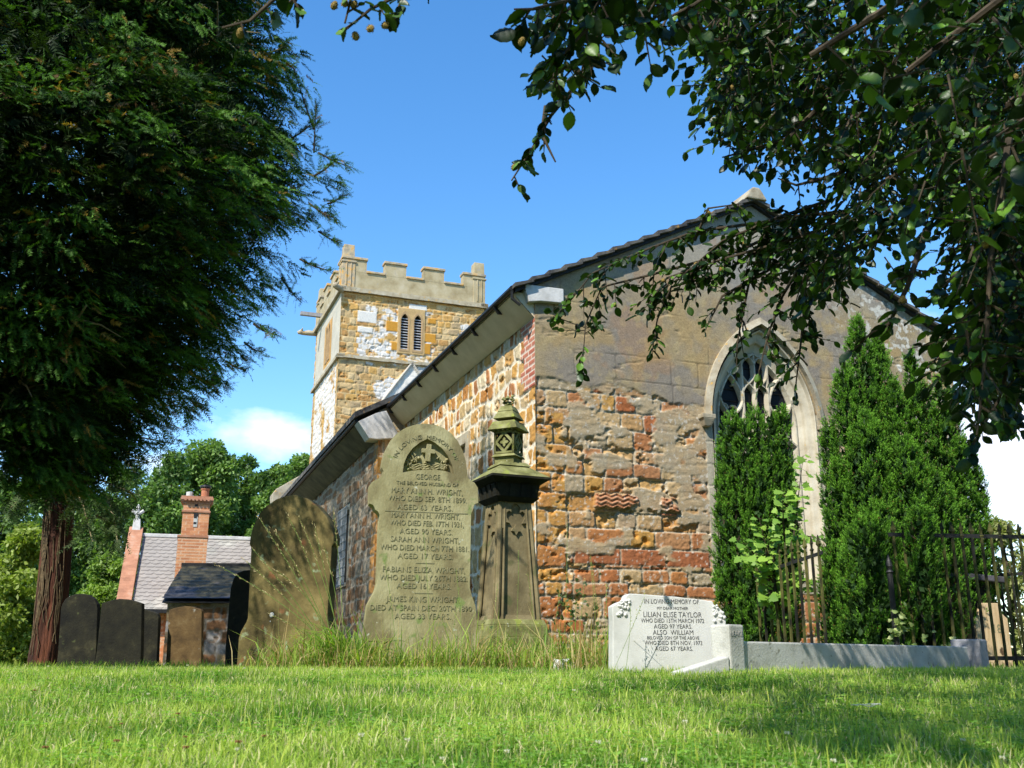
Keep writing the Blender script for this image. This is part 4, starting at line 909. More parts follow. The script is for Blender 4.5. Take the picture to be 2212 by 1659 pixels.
# ================================================================== iron railings
def railing(name, label, P0, P1, n, h, rail_h, parent_mat, corner=False, hide=0, broken=False):
    P0, P1 = np.array(P0), np.array(P1); az = math.degrees(math.atan2(*(P1 - P0)[:2])); L = float(np.hypot(*(P1 - P0)[:2]))
    t = thing(name, label, 'railing', tuple(P0)); f = Frame(P0, az)
    m = MB(); m.box(f, 0 if not broken else L * .1, L, -.006, .006, rail_h, rail_h + .035) if not broken else m.hexa([f(a, b, z) for dz in (0, .03) for a, b, z in ((.0, -.006, rail_h - .10 + dz), (L, -.006, rail_h + dz), (L, .006, rail_h + dz), (0, .006, rail_h - .10 + dz))])
    m.build('top_rail', M_black, t)
    m = MB(); m.box(f, 0, L, -.008, .008, .085, .12); m.build('bottom_rail', M_black, t)
    r = random.Random(2)
    for i in range(n):
        u = (i + .5) * L / n; m = MB(); w = .0095; j = r.uniform(-.004, .004)
        m.hexa([f(u + a, b, z) for z, o_ in ((-.05, 0), (h, j)) for a, b in ((-w, -w), (w, -w), (w, w), (-w, w))])
        # spear head
        if i % 2 == 0: pr = [(.012, 0), (.012, .02), (.008, .03), (.026, .055), (.016, .085), (.004, .135)]
        else: pr = [(.012, 0), (.022, .015), (.010, .03), (.012, .06), (.018, .075), (.012, .095), (.005, .13)]
        b = len(m.v)
        for rr, z in pr: m.v += [tuple(f(u + j + rr * c, rr * .45 * s, h + z)) for c, s in ((-1, -1), (1, -1), (1, 1), (-1, 1))]
        for q in range(len(pr) - 1): m.f += [(b + q * 4 + k, b + q * 4 + (k + 1) % 4, b + q * 4 + 4 + (k + 1) % 4, b + q * 4 + 4 + k) for k in range(4)]
        m.f.append(tuple(b + len(pr) * 4 - 4 + k for k in range(4)))
        m.build('upright', parent_mat, t)
    return t, f, L
def gp(x, y, Y): p = atY(x, y, Y); p[2] = float(gz(p[0], p[1])); return p
FA = gp(1945, 1420, 8.95); FB = gp(2290, 1420, 9.15)
RT, rf, RL = railing('railing', 'iron railing with spear-headed algae-green bars behind the right end of the kerb', FA, FB, 16, 1.135, 1.13, M_green_iron)
m = MB(); q = gp(1940, 1420, 8.80); m.tube([q, q + [0, 0, .80]], .024, 8); m.lathe(q + [0, 0, .80], [(.024, 0), (.034, .01), (.02, .03), (.03, .06), (.022, .10), (.004, .16)], 8); m.build('corner_post', M_black, RT)
RB, _, _ = railing('railing', 'short iron railing with a sagging top rail behind the bright green sapling', gp(1640, 1420, 10.1), gp(1795, 1420, 8.95), 11, 1.02, .98, M_green_iron, broken=True)
RB2, _, _ = railing('railing', 'far iron railing beyond the box tomb, seen through the front bars', gp(2120, 1420, 11.6), gp(2330, 1420, 10.9), 8, 1.0, .99, M_green_iron)
# box tomb behind railings
p = gp(2105, 1420, 10.3); BT = thing('box_tomb', 'dark box tomb with an overhanging slab lid and pale wooden end board behind the railings', 'tomb', tuple(p)); f_ = Frame(p, 72)
hz = Frame(p, 90).px(2105, 1236)[1]
m = MB(); m.box(f_, -.36, .30, 0, .75, -.05, hz - .06); m.build('chest', M_dark_stone, BT, bevel=.01)
m = MB(); m.hexa([f_(a, b, z + dz) for dz in (0, .06) for a, b, z in ((-.42, -.08, hz - .055), (.44, -.08, hz - .10), (.44, .85, hz - .10), (-.42, .85, hz - .055))]); m.build('lid', mat_noise('dark_slab', [(.3, (.03, .03, .035)), (.7, (.12, .11, .12))], 6), BT, bevel=.01)
m = MB(); m.plate(f_, [(.02, .0), (.42, .0), (.42, hz - .45), (.36, hz - .40), (.35, hz - .30), (.10, hz - .30), (.07, hz - .42), (.02, hz - .45)], [], -.045, -.012)
M_board = mat_noise('weathered_board', [(.3, (.42, .27, .12)), (.5, (.60, .44, .25)), (.7, (.70, .56, .36))], 3, stretch=(6, 6, .6), bump=.4, spots=[(7, .64, (.10, .06, .03))]); m.build('end_board', M_board, BT, bevel=.006)
text('18', f_, .27, hz - .55, .12, M_letter, BT, n=-.047, ext=.001, name='carved_number')
m = MB()
for i in range(4): m.box(f_, -.34 + i * .09, -.26 + i * .09, -.02, -.005, .0, hz - .07)
m.build('side_boards', M_brown_stone, BT, bevel=.004)
# ================================================================== cottage and shed
BR1, BR2, BRM = C3(.42, .155, .065), C3(.56, .26, .12), C3(.55, .40, .27)
def brick_f(seed=1, bl=.24, bh=.085, hh=.004):
    def f(u, v):
        r = np.floor(v / bh); x = (u + (r % 2) * bl / 2); k = np.floor(x / bl); du = np.minimum(x % bl, bl - x % bl); dv = np.minimum(v % bh, bh - v % bh); d = np.minimum(du, dv)
        c = lerp(BR1, BR2, _h(k, r, seed)) * (.85 + .3 * fbm(u * 6, v * 6, seed, 3))[..., None]; mo = 1 - sst(.006, .014, d)
        return -hh * mo, lerp(c, BRM, mo * .8), None
    return f
def brick_prism(name, fr, u0, u1, n0, n1, z0, z1, parent, res=.03):
    for F_, a, b in ((Frame(fr(0, n0, 0), math.degrees(math.atan2(fr.U[0], fr.U[1]))), u0, u1),):
        pass
    az = math.degrees(math.atan2(fr.U[0], fr.U[1]))
    vs = []
    for o, a, L in ((fr(u0, n0, 0), az, u1 - u0), (fr(u1, n0, 0), az - 90, n1 - n0), (fr(u1, n1, 0), az + 180, u1 - u0), (fr(u0, n1, 0), az + 90, n1 - n0)):
        vs.append((Frame(o, a), L))
    V, F, C = [], [], []; base = 0
    for F_, L in vs:
        nu, nv = max(2, int(L / res) + 1), max(2, int((z1 - z0) / res) + 1); u, v = np.meshgrid(np.linspace(0, L, nu), np.linspace(z0, z1, nv)); h, c, _ = brick_f(3)(u, v)
        P = F_.o + u[..., None] * F_.U + v[..., None] * F_.Z - h[..., None] * F_.Nn; i = np.arange(nu * nv).reshape(nv, nu) + base
        V.append(P.reshape(-1, 3)); C.append(c.reshape(-1, 3)); F.append(np.stack([i[:-1, :-1], i[:-1, 1:], i[1:, 1:], i[1:, :-1]], -1).reshape(-1, 4)); base += nu * nv
    b = len(np.concatenate(V)); top = np.array([fr(u0, n0, z1), fr(u1, n0, z1), fr(u1, n1, z1), fr(u0, n1, z1)]); V.append(top); C.append(np.tile(BRM * .7, (4, 1))); F.append(np.array([[b, b + 1, b + 2, b + 3]]))
    return link(name, np_mesh(name, np.concatenate(V), np.concatenate(F), np.clip(np.concatenate(C), 0, 1)), M_stonework, parent)
p = atY(300, 1430, 29.0); p[2] = 0.2
CT = thing('cottage', 'brick cottage with a pale scalloped slate roof and a tall brick chimney beyond the graves', 'house', tuple(p))
CF = Frame(p, 73)
def cpx(x, y, n):  # point of the picture on the plane at depth n of the cottage
    q = onplane(x, y, CF(0, n, 0), CF.Nn) - CF.o; return float(q @ CF.U), float(q @ CF.Z)
RN = 2.6
eu0, ez = cpx(287, 1316, 0); ru0, rz = cpx(302, 1157, RN); ru1, _ = cpx(640, 1175, RN)
u0c, u1c = min(eu0, ru0) + .0, ru1
ez = cpx(320, 1316, 0)[1]
sl_ = math.hypot(RN, rz - ez)
def scal(u, v):
    rh, w = .17, .26; r = np.floor(v / rh); x = (u + (r % 2) * w / 2) % w - w / 2; yy = v - r * rh
    lowedge = .085 * (1 - np.sqrt(np.clip(1 - (x / (w / 2)) ** 2, 0, 1)))
    inside = yy > lowedge
    r2 = np.where(inside, r, r - 1); k = np.floor((u + (r2 % 2) * w / 2) / w); t = _h(k, r2, 5)
    dist = np.where(inside, yy - lowedge, yy + rh - 0)
    h = .03 * (1 - np.clip(np.where(inside, yy, yy + rh) / (rh * 1.6), 0, 1))
    c = lerp(C3(.30, .285, .25), C3(.42, .40, .35), t); big = sst(.45, .56, fbm(u * .9, v * .7, 3, 3) + .10 * (v > 1.6)); c = lerp(c, C3(.30, .27, .245), big * .8)
    edge = np.where(inside & (yy - lowedge < .035), .35, 1); return h, c * edge[..., None] * (.85 + .3 * fbm(u * 5, v * 5, 8, 3))[..., None], None
def roof_fn(u, v, h): t = (v / sl_)[..., None]; return CF.o + u[..., None] * CF.U + CF.Nn * (t * RN) + CF.Z * (ez + (rz - ez) * t) + h[..., None] * (-CF.Nn * (rz - ez) + CF.Z * RN) / sl_
sheet('roof', CF, u0c + .1, u1c, 0, sl_, .035, scal, CT, mat_attr('scallop_slate', rough=.6, var=.1, spec=.4), fn=roof_fn)
m = MB(); m.hexa([CF(u, n, z) for u in (u0c + .15, u1c) for n, z in ((0, ez - .1), (RN * 2, ez - .1), (RN, rz - .06), (RN - .02, rz - .06))]); m.build('roof_back', M_slate, CT)
m = MB(); m.box(CF, u0c, u1c, RN - .10, RN + .10, rz - .04, rz + .07); m.build('ridge_tiles', M_white, CT, bevel=.02)
m = MB(); m.box(CF, u0c - .05, u1c, -.12, .0, ez - .10, ez - .0); m.build('gutter', M_black, CT)
brick_prism('wall', CF, u0c + .1, u1c, .25, RN * 2 - .3, -.2, ez - .1, CT, .04)
# raised brick verge with finial
m = MB()
ge = 16
for i in range(ge):
    a, b = i / ge, (i + .97) / ge
    m.hexa([CF(u, -.15 + (RN + .15) * t, ez - .25 + (rz - ez + .25) * t + dz) for dz in (0, .42 - .15) for u, t in ((u0c - .32, a), (u0c + .08, a), (u0c + .08, b), (u0c - .32, b))])
m.build('brick_verge', mat_noise('orange_brick', [(.3, (.26, .12, .07)), (.55, (.40, .19, .11)), (.75, (.42, .28, .20))], 3, bump=.3), CT, bevel=.01)
brick_prism('gable_wall', CF, u0c - .28, u0c + .04, .05, RN * 2 - .1, -.2, ez - .05, CT, .04)
m = MB(); m.box(CF, u0c - .42, u0c + .12, -.32, .1, ez - .38, ez - .22); m.build('kneeler', M_black, CT, bevel=.01)
fx, fz = u0c - .12, rz + .05; m = MB(); m.frus(CF, .26, .26, .18, .18, fz, fz + .45, fx, RN)
m.tube([CF(fx, RN, fz + .42), CF(fx, RN, fz + .78)], .055, 8); m.tube([CF(fx - .17, RN, fz + .72), CF(fx - .05, RN, fz + .62), CF(fx + .05, RN, fz + .62), CF(fx + .17, RN, fz + .72)], .05, 6); m.lathe(CF(fx, RN, fz + .74), [(.03, 0), (.07, .05), (.05, .10), (.01, .17)], 8)
m.build('finial', M_white, CT, bevel=.0)
# chimney: broad base, slimmer panelled stack with oversailing courses
ca, _ = cpx(379, 1220, -.35); cb, _ = cpx(444, 1222, -.35); zs = cpx(410, 1156, -.35)[1]
brick_prism('chimney', CF, ca, cb, -.35, .55, -.2, zs, CT, .028)
CHM = [o for o in CT.children if o.name.startswith('chimney')][0]
c2, ztop = cpx(394, 1072, -.25); c3, _ = cpx(449, 1150, -.25); c2 = cpx(392, 1140, -.25)[0]
zz2 = cpx(420, 1090, -.25)[1]
brick_prism('stack', CF, c2, c3, -.25, .45, zs - .02, zz2 + .08, CHM, .028)
m = MB()
for k, (pr, a, b) in enumerate(((.03, -.22, -.17), (.03, .03, .08), (.06, .08, .13), (.09, .13, .19), (.07, .19, .24))): m.box(CF, c2 - pr, c3 + pr, -.25 - pr, .45 + pr, zz2 + a, zz2 + b)
for i in range(7):
    u = c2 + .02 + i * (c3 - c2 - .1) / 6; m.box(CF, u, u + .06, -.37, -.30, zz2 + .10, zz2 + .16)
m.build('oversailing_course', bpy.data.materials['orange_brick'], CHM)
m = MB(); m.box(CF, ca - .02, cb + .02, -.37, .57, zs - .06, zs + .0); m.build('shoulder_course', bpy.data.materials['orange_brick'], CHM)
mid = (c2 + c3) / 2; zh = zs + .08; m = MB(); m.box(CF, mid - .055, mid + .055, -.262, -.25, zs + .25, zz2 - .3); m.build('vent_strip', M_kerb, CHM)
m = MB(); m.box(CF, mid - .06, mid + .06, -.266, -.25, zz2 - .34, zz2 - .24)
for i in range(4): m.box(CF, mid - .05, mid + .03, -.268, -.25, zs + .33 + i * .17, zs + .39 + i * .17)
m.build('vent_hole', M_black, CHM)
m = MB(); m.lathe(CF(c3 - .16, .1, zz2 + .24), [(.13, 0), (.11, .05), (.11, .24), (.13, .25), (.13, .29), (.10, .30)], 14); cp = m.build('chimney_pot', M_brick_pot, CHM)
m = MB(); m.lathe(CF(c3 - .16, .1, zz2 + .54), [(.15, 0), (.16, .03), (.15, .08), (.02, .10)], 14); m.build('pot_cowl', M_black, cp)
m = MB(); m.lathe(CF(c2 + .14, .1, zz2 + .24), [(.10, 0), (.10, .16), (.08, .17)], 10); m.build('chimney_pot', M_kerb, CHM)
# shed
p = atY(450, 1430, 20.0); p[2] = .2
ST = thing('shed', 'low stone shed with a dark mossy slate roof in front of the cottage', 'shed', tuple(p)); SF = Frame(p, 86)
def spx(x, y, n=0): q = onplane(x, y, SF(0, n, 0), SF.Nn) - SF.o; return float(q @ SF.U), float(q @ SF.Z)
su0 = spx(362, 1300)[0]; su1 = spx(640, 1300)[0]; sez = spx(420, 1296)[1]; srz = spx(420, 1222, 1.3)[1]; SL_ = math.hypot(1.3, srz - sez)
def slate_f(u, v):
    rh, w = .14, .22; r = np.floor(v / rh); x = u + _h(r, r * 0, 3) * w; k = np.floor(x / w); t = _h(k, r, 5); yy = v - r * rh
    c = lerp(C3(.022, .022, .027), C3(.07, .068, .075), t); mo = sst(.47, .56, fbm(u * 1.6, v * 3, 3, 5) + .05); c = lerp(c, C3(.055, .048, .022), mo)
    h = .025 * (1 - yy / rh) + .006 * t + .02 * mo * fbm(u * 20, v * 20, 4, 3); e = np.where((yy < .02) | ((x % w) < .012), .45, 1); return h, c * e[..., None], None
def sroof(u, v, h): t = (v / SL_)[..., None]; return SF.o + u[..., None] * SF.U + SF.Nn * (t * 1.3 - .12 * (1 - t)) + SF.Z * (sez + (srz - sez) * t) + h[..., None] * SF.Z
sheet('roof', SF, su0 - .08, su1, 0, SL_, .025, slate_f, ST, mat_attr('old_slate', rough=.55, var=.3, spec=.5), fn=sroof)
m = MB(); m.hexa([SF(u, n, z) for u in (su0 - .08, su1) for n, z in ((-.12, sez - .06), (2.6, sez - .06), (1.32, srz - .02), (1.28, srz - .02))]); m.box(SF, su0 - .1, su1, 1.22, 1.40, srz - .04, srz + .05); m.build('roof_timber', M_black, ST)
def shed_f(u, v):
    h, col, idn, d, mo = rubble(u, v, 801, (.14, .26), .2, .45, [C3(.26, .24, .22), C3(.33, .31, .29), C3(.20, .11, .06), C3(.16, .13, .09), C3(.30, .22, .13)], C3(.22, .20, .17), .014, .05); return h, col, None
sheet('wall', SF, su0, su1, -.3, sez, .03, shed_f, ST)
m = MB(); m.box(SF, su0 + .02, su1, .06, 2.5, -.3, sez - .03); m.build('wall_core', M_dark_stone, ST)
print('stones ok')
# ================================================================== foliage builders
def unit(v): return v / np.maximum(np.linalg.norm(v, axis=-1, keepdims=True), 1e-9)
def rvec(n): return unit(rng.normal(size=(n, 3)))
T_TRI = (np.array([(0, -.5, 0), (0, .5, 0), (1, 0, 0)], float), np.array([(0, 1, 2)]))
T_DIA = (np.array([(0, 0, 0), (.45, .5, .08), (1, 0, 0), (.45, -.5, .08)], float), np.array([(0, 1, 2), (0, 2, 3)]))
_bo = [(.0, .0), (.10, .22), (.24, .40), (.30, .42), (.42, .50), (.48, .48), (.62, .46), (.68, .42), (.82, .28), (.93, .10), (1.0, .0)]
def _beech():
    mid = [(x, 0, 0) for x, y in _bo]; up = [(x, y, .10 + .03 * (i % 2)) for i, (x, y) in enumerate(_bo)]; lo = [(x, -y, .10 + .03 * (i % 2)) for i, (x, y) in enumerate(_bo)]
    n = len(_bo); V = mid + up + lo; F = []
    for i in range(n - 1):
        F += [(i, i + 1, n + i + 1), (i, n + i + 1, n + i), (i, 2 * n + i, 2 * n + i + 1), (i, 2 * n + i + 1, i + 1)]
    V = np.array(V, float); V[:, 2] += -.10 * V[:, 0] ** 2 + .0; return V, np.array(F)
T_BEECH = _beech()
def stamp(tp, pos, d, nrm, L, Wd):
    """stamp a leaf template at many places; returns verts, faces, leaf index of each vertex"""
    tv, tf = tp; d = unit(d); s = unit(np.cross(nrm, d)); u = np.cross(d, s); L = np.broadcast_to(L, (len(pos),)); Wd = np.broadcast_to(Wd, (len(pos),))
    V = pos[:, None] + d[:, None] * (tv[None, :, 0:1] * L[:, None, None]) + s[:, None] * (tv[None, :, 1:2] * Wd[:, None, None]) + u[:, None] * (tv[None, :, 2:3] * L[:, None, None])
    F = tf[None] + (np.arange(len(pos)) * len(tv))[:, None, None]
    return V.reshape(-1, 3), F.reshape(-1, 3), np.repeat(np.arange(len(pos)), len(tv))
def mixc(a, b, t): t = np.clip(t, 0, 1)[:, None]; return np.asarray(a) * (1 - t) + np.asarray(b) * t
def leafmesh(name, tp, pos, d, nrm, L, Wd, col, mat, parent=None):
    V, F, k = stamp(tp, pos, d, nrm, L, Wd); return link(name, np_mesh(name, V, F, col[k]), mat, parent)
# ---------------------------------------------------------------- fastigiate (upright) yews
def upright_yew(label, base, cols, nspr, seed, group='upright yews'):
    """cols: list of (dx, dy, top height, radius, low height)"""
    t = thing('yew_tree', label, 'tree', tuple(base), group)
    m = MB(); 
    for dx, dy, h, r, lo, dxt in cols[:6]: m.tube([base + np.array([dx * .3, dy * .3, -.05]), base + np.array([dx * .7, dy * .7, h * .4]), base + np.array([dxt, dy, h * .75])], [.05, .035, .012], 6)
    m.build('trunk', M_twig, t)
    P, D, C = [], [], []
    tot = sum(c[3] * (c[2] - c[4]) for c in cols)
    for dx, dy, h, r, lo, dxt in cols:
        m_ = int(nspr / 7 * r * (h - lo) / tot); a = rng.uniform(0, 2 * math.pi, m_); z = lo + (h - lo) * rng.uniform(0, 1, m_) ** .9
        q = (z - lo) / (h - lo); prof = np.sqrt(np.clip(1 - q ** 3.6, 0, 1)) * (.76 + .24 * sst(0, .25, q))
        lump = .66 + .52 * fbm(a * 3.4 + seed, z * 1.0, seed, 3) - .12 * rng.random(m_)
        rr = r * prof * lump + rng.normal(0, .012, m_); rr = np.where(rng.random(m_) < .25, rr * rng.uniform(.6, 1, m_), rr)
        rep = 7; a = np.repeat(a, rep) + rng.normal(0, .05, m_ * rep); z = np.repeat(z, rep) + rng.normal(0, .028, m_ * rep); rr = np.repeat(rr, rep) - np.abs(rng.normal(0, .018, m_ * rep)); q = np.clip((z - lo) / (h - lo), 0, 1); tone = np.repeat(rng.random(m_), rep)
        out_ = np.stack([np.cos(a), np.sin(a), 0 * a], -1); ctr = dx + (dxt - dx) * np.clip(z / h, 0, 1)
        P.append(base + out_ * rr[:, None] + np.stack([ctr, 0 * a + dy, z], -1)); D.append(unit(out_ * rng.uniform(.35, .85, (len(a), 1)) + np.array([0, 0, 1.]) + .22 * rng.normal(size=(len(a), 3))))
        C.append(tone)
    P = np.concatenate(P); D = np.concatenate(D); C = np.concatenate(C); K = 15; n = len(P)
    sl = rng.uniform(.035, .075, n)
    ax = np.repeat(D, K, 0); along = np.tile(np.linspace(0, 1, K), n) ; pos = np.repeat(P, K, 0) + ax * (along * np.repeat(sl, K))[:, None]
    side = unit(np.cross(ax, rvec(n * K))); d = unit(ax * (.55 + .7 * along[:, None]) + side)
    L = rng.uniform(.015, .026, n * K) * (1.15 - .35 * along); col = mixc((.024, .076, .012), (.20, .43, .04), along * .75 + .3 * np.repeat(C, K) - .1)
    brn = rng.random(n * K) < .02; col[brn] = (.16, .06, .02)
    leafmesh('foliage', T_TRI, pos, d, unit(rng.normal(size=d.shape)), L, rng.uniform(.0055, .0085, n * K), col, M_yew, t)
    # larger, darker leaves inside the crown
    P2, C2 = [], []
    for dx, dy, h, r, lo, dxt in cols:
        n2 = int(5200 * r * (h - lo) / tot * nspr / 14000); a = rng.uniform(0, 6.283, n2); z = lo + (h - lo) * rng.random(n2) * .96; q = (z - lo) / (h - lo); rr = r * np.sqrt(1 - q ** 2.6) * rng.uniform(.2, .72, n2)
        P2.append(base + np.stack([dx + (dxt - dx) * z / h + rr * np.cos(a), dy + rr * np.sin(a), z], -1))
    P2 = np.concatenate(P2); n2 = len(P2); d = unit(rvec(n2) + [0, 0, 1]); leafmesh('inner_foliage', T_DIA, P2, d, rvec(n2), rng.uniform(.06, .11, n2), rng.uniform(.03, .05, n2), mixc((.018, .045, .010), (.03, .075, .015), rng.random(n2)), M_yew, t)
    return t
def GPt(x, Y): p = atY(x, 1420, Y); p[2] = float(gz(p[0], p[1])) - .03; return p
def hz_(x, y, Y): return atY(x, y, Y)[2] - .27
def ycols(b, Y0, L):
    r_ = []
    for xb, xt, yt, dy, r, lo in L:
        Y = Y0 + dy; top = atY(xt, yt, Y); r_.append((atY(xb, 1420, Y)[0] - b[0], dy, top[2] - b[2], r, lo, top[0] - b[0]))
    return r_
b1 = GPt(1632, 11.2)
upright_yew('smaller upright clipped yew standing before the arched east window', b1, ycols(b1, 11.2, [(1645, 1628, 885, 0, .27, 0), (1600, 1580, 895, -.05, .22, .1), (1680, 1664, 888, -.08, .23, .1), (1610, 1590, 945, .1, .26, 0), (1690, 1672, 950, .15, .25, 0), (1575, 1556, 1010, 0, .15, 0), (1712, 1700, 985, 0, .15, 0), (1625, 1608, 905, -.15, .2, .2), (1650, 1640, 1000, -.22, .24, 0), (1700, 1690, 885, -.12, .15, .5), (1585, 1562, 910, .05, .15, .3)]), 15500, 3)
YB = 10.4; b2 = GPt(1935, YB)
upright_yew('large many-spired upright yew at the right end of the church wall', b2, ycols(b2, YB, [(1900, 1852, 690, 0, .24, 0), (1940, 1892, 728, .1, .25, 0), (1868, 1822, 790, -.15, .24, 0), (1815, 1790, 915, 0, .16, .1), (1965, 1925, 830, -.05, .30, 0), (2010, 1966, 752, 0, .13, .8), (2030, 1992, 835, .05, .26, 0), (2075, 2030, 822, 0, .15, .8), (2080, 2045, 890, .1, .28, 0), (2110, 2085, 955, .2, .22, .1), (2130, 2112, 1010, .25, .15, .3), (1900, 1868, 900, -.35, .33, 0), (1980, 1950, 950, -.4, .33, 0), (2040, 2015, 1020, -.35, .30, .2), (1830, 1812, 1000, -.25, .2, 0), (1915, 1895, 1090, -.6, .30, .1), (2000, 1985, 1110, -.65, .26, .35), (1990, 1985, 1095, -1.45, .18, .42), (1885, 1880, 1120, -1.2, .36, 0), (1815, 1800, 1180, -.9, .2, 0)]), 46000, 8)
# ---------------------------------------------------------------- the big dark yew on the left
YC = np.array([-4.6, 8.8]); YD = float(np.hypot(*YC)); yaz = math.atan2(YC[0], YC[1])
prof = []
for x, y in ((560, -140), (575, 0), (600, 90), (640, 150), (672, 230), (690, 270), (735, 330), (765, 370), (742, 430), (735, 480), (728, 560), (690, 590), (640, 625), (615, 690), (580, 735), (545, 762), (520, 800), (470, 840), (440, 872), (415, 940), (370, 1000), (300, 1040)):
    d = ray(x, y); az = math.atan2(d[0], d[1]); el = math.atan2(d[2], math.hypot(d[0], d[1])); al = az - yaz
    prof.append((YD * math.cos(al) * math.tan(el) + CAMZ, YD * math.sin(al)))
prof = np.array(sorted(prof)); pz, pr_ = prof[:, 0], prof[:, 1] * np.interp(prof[:, 0], [2.5, 3.4, 4.6, 6.], [.80, .88, .97, 1.02])
YT = thing('yew_tree', 'huge dark spreading yew filling the upper left, its drooping sprays reaching towards the tower', 'tree', (YC[0] - .4, YC[1] + .4, .2))
m = MB(); m.tube([(-5.7, 9.3, 0), (-5.65, 9.3, 1.2), (-5.4, 9.1, 3.5), (-4.6, 8.8, 6.5), (-4.6, 8.8, 8.2)], [.5, .4, .32, .18, .05], 12); m.build('trunk', M_bark, YT)
def crown_r(a, z): return np.interp(z, pz, pr_) * (.93 + .22 * (fbm(a * 3.2 + 3, z * .9, 5, 3) - .5) * 2)
def yew_sprays(n, rmin, rmax, amin, amax, big=1.):
    a = rng.uniform(amin, amax, n); z = rng.uniform(pz[0], 9.0, n); q = rng.uniform(rmin, rmax, n)
    r = crown_r(a, z) * q; out_ = np.stack([np.cos(a), np.sin(a), 0 * a], -1)
    P = np.stack([YC[0] + r * np.cos(a), YC[1] + r * np.sin(a), z], -1)
    D = unit(out_ + np.stack([0 * a, 0 * a, rng.uniform(-1.1, .35, n)], -1) + .45 * rng.normal(size=(n, 3)))
    return P, D
m = MB(); m2 = MB(); R_ = random.Random(12); limbs = []
for i in range(30):
    a = R_.uniform(-2.9, .2); z = R_.uniform(2.4, 7.6); L = float(crown_r(np.array(a), np.array(z))) * R_.uniform(.75, .95); st = np.array([-4.65, 8.85, z - R_.uniform(.5, 1.3)])
    e = np.array([YC[0] + L * math.cos(a), YC[1] + L * math.sin(a), z]); mid_ = (st + e) / 2 + [0, 0, R_.uniform(-.1, .25)]
    m.tube([st, (st + mid_) / 2 + [0, 0, .05], mid_, (mid_ + e) / 2 - [0, 0, .03], e], [.055, .042, .032, .02, .008], 6)
    for k in range(5):
        t0 = R_.uniform(.45, .95); s_ = mid_ + (e - mid_) * max(0, (t0 - .5) * 2); d_ = np.array([R_.uniform(-.5, .5), R_.uniform(-.5, .5), R_.uniform(-.6, .2)]) + (e - mid_) * .3
        m2.tube([s_, s_ + d_ * .3, s_ + d_ * .55 + [0, 0, -.06]], [.012, .008, .003], 5)
m.build('limb', M_pale_twig, YT); m2.build('twig', M_pale_twig, YT)
def frond_mesh(name, P, D, tw, K, LL, WW, colf, parent, mat=None):
    n = len(P); N0 = unit(np.array([0, 0, 1.]) + .7 * rng.normal(size=(n, 3))); S_ = unit(np.cross(N0, D)); N1 = np.cross(D, S_)
    tl = np.linspace(.05, 1, K); pos = (P[:, None] + D[:, None] * (tl[None, :, None] * tw[:, None, None]) - N1[:, None] * (.12 * tl[None, :, None] ** 2 * tw[:, None, None]))
    pos = np.repeat(pos[:, :, None], 2, 2); sg = np.array([1, -1])[None, None, :, None]
    d = unit(D[:, None, None] * .75 + S_[:, None, None] * sg + .22 * rng.normal(size=(n, K, 2, 3)))
    nn = np.broadcast_to(N1[:, None, None], d.shape) + .35 * rng.normal(size=d.shape)
    sz = (1 - .45 * tl)[None, :, None] * LL[:, None, None] * rng.uniform(.75, 1.2, (n, K, 2))
    t = np.broadcast_to(tl[None, :, None], sz.shape); c = colf(n)[:, None, None] * (.65 + .6 * t[..., None]) * rng.uniform(.8, 1.2, (n, K, 2, 1))
    return leafmesh(name, T_TRI, pos.reshape(-1, 3), d.reshape(-1, 3), nn.reshape(-1, 3), sz.ravel(), (sz * WW).ravel(), c.reshape(-1, 3), mat or M_yew, parent)
def ycol(n):
    c = mixc((.018, .050, .011), (.11, .24, .03), rng.random(n) ** 1.4); k = rng.random(n); c[k < .07] = (.20, .13, .03); c[k > .96] = (.12, .07, .03); return c
P, D, TN = [], [], []
for i in range(600):   # drooping boughs, each a fan of sprays
    a = R_.uniform(-2.95, .8); z = R_.uniform(pz[0], 9.0); q = R_.uniform(.74, 1.01); r = float(crown_r(np.array(a), np.array(z))) * q; o_ = np.array([math.cos(a), math.sin(a), 0]); s_ = np.array([-o_[1], o_[0], 0])
    tip = np.array([YC[0], YC[1], z]) + o_ * r; ax = unit(o_ + np.array([0, 0, R_.uniform(-.35, .3)])); L = R_.uniform(.45, .95); k = int(58 * L / .7); t = rng.random(k); wd = .30 * np.sin(np.pi * np.clip(t * .8 + .15, 0, 1))
    w = rng.normal(0, 1, k) * wd * .8; P.append(tip + ax * ((t - .75) * L)[:, None] + s_ * w[:, None] + np.array([0, 0, 1.]) * (-.25 * t ** 2 * L - .5 * np.abs(w) + rng.normal(0, .035, k))[:, None])
    D.append(unit(ax * .9 + s_ * (w * 2.2)[:, None] + np.stack([0 * t, 0 * t, -.15 - .5 * t], -1) + .25 * rng.normal(size=(k, 3)))); TN.append(np.full(k, R_.random()))
P = np.concatenate(P); D = np.concatenate(D); TN = np.concatenate(TN); n = len(P); print('yew sprays', n)
def ycol2(n): c = mixc((.014, .042, .009), (.12, .26, .032), (TN * .6 + .4 * rng.random(n)) ** 1.3); k = rng.random(n); c[k < .06] = (.26, .16, .03); c[k > .97] = (.12, .07, .03); return c
frond_mesh('foliage', P, D, rng.uniform(.09, .19, n), 12, rng.uniform(.028, .042, n), .36, ycol2, YT)
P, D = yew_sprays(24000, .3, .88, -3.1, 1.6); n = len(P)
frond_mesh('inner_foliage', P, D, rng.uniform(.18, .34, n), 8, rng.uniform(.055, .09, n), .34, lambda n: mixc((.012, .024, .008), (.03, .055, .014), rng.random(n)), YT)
P = []
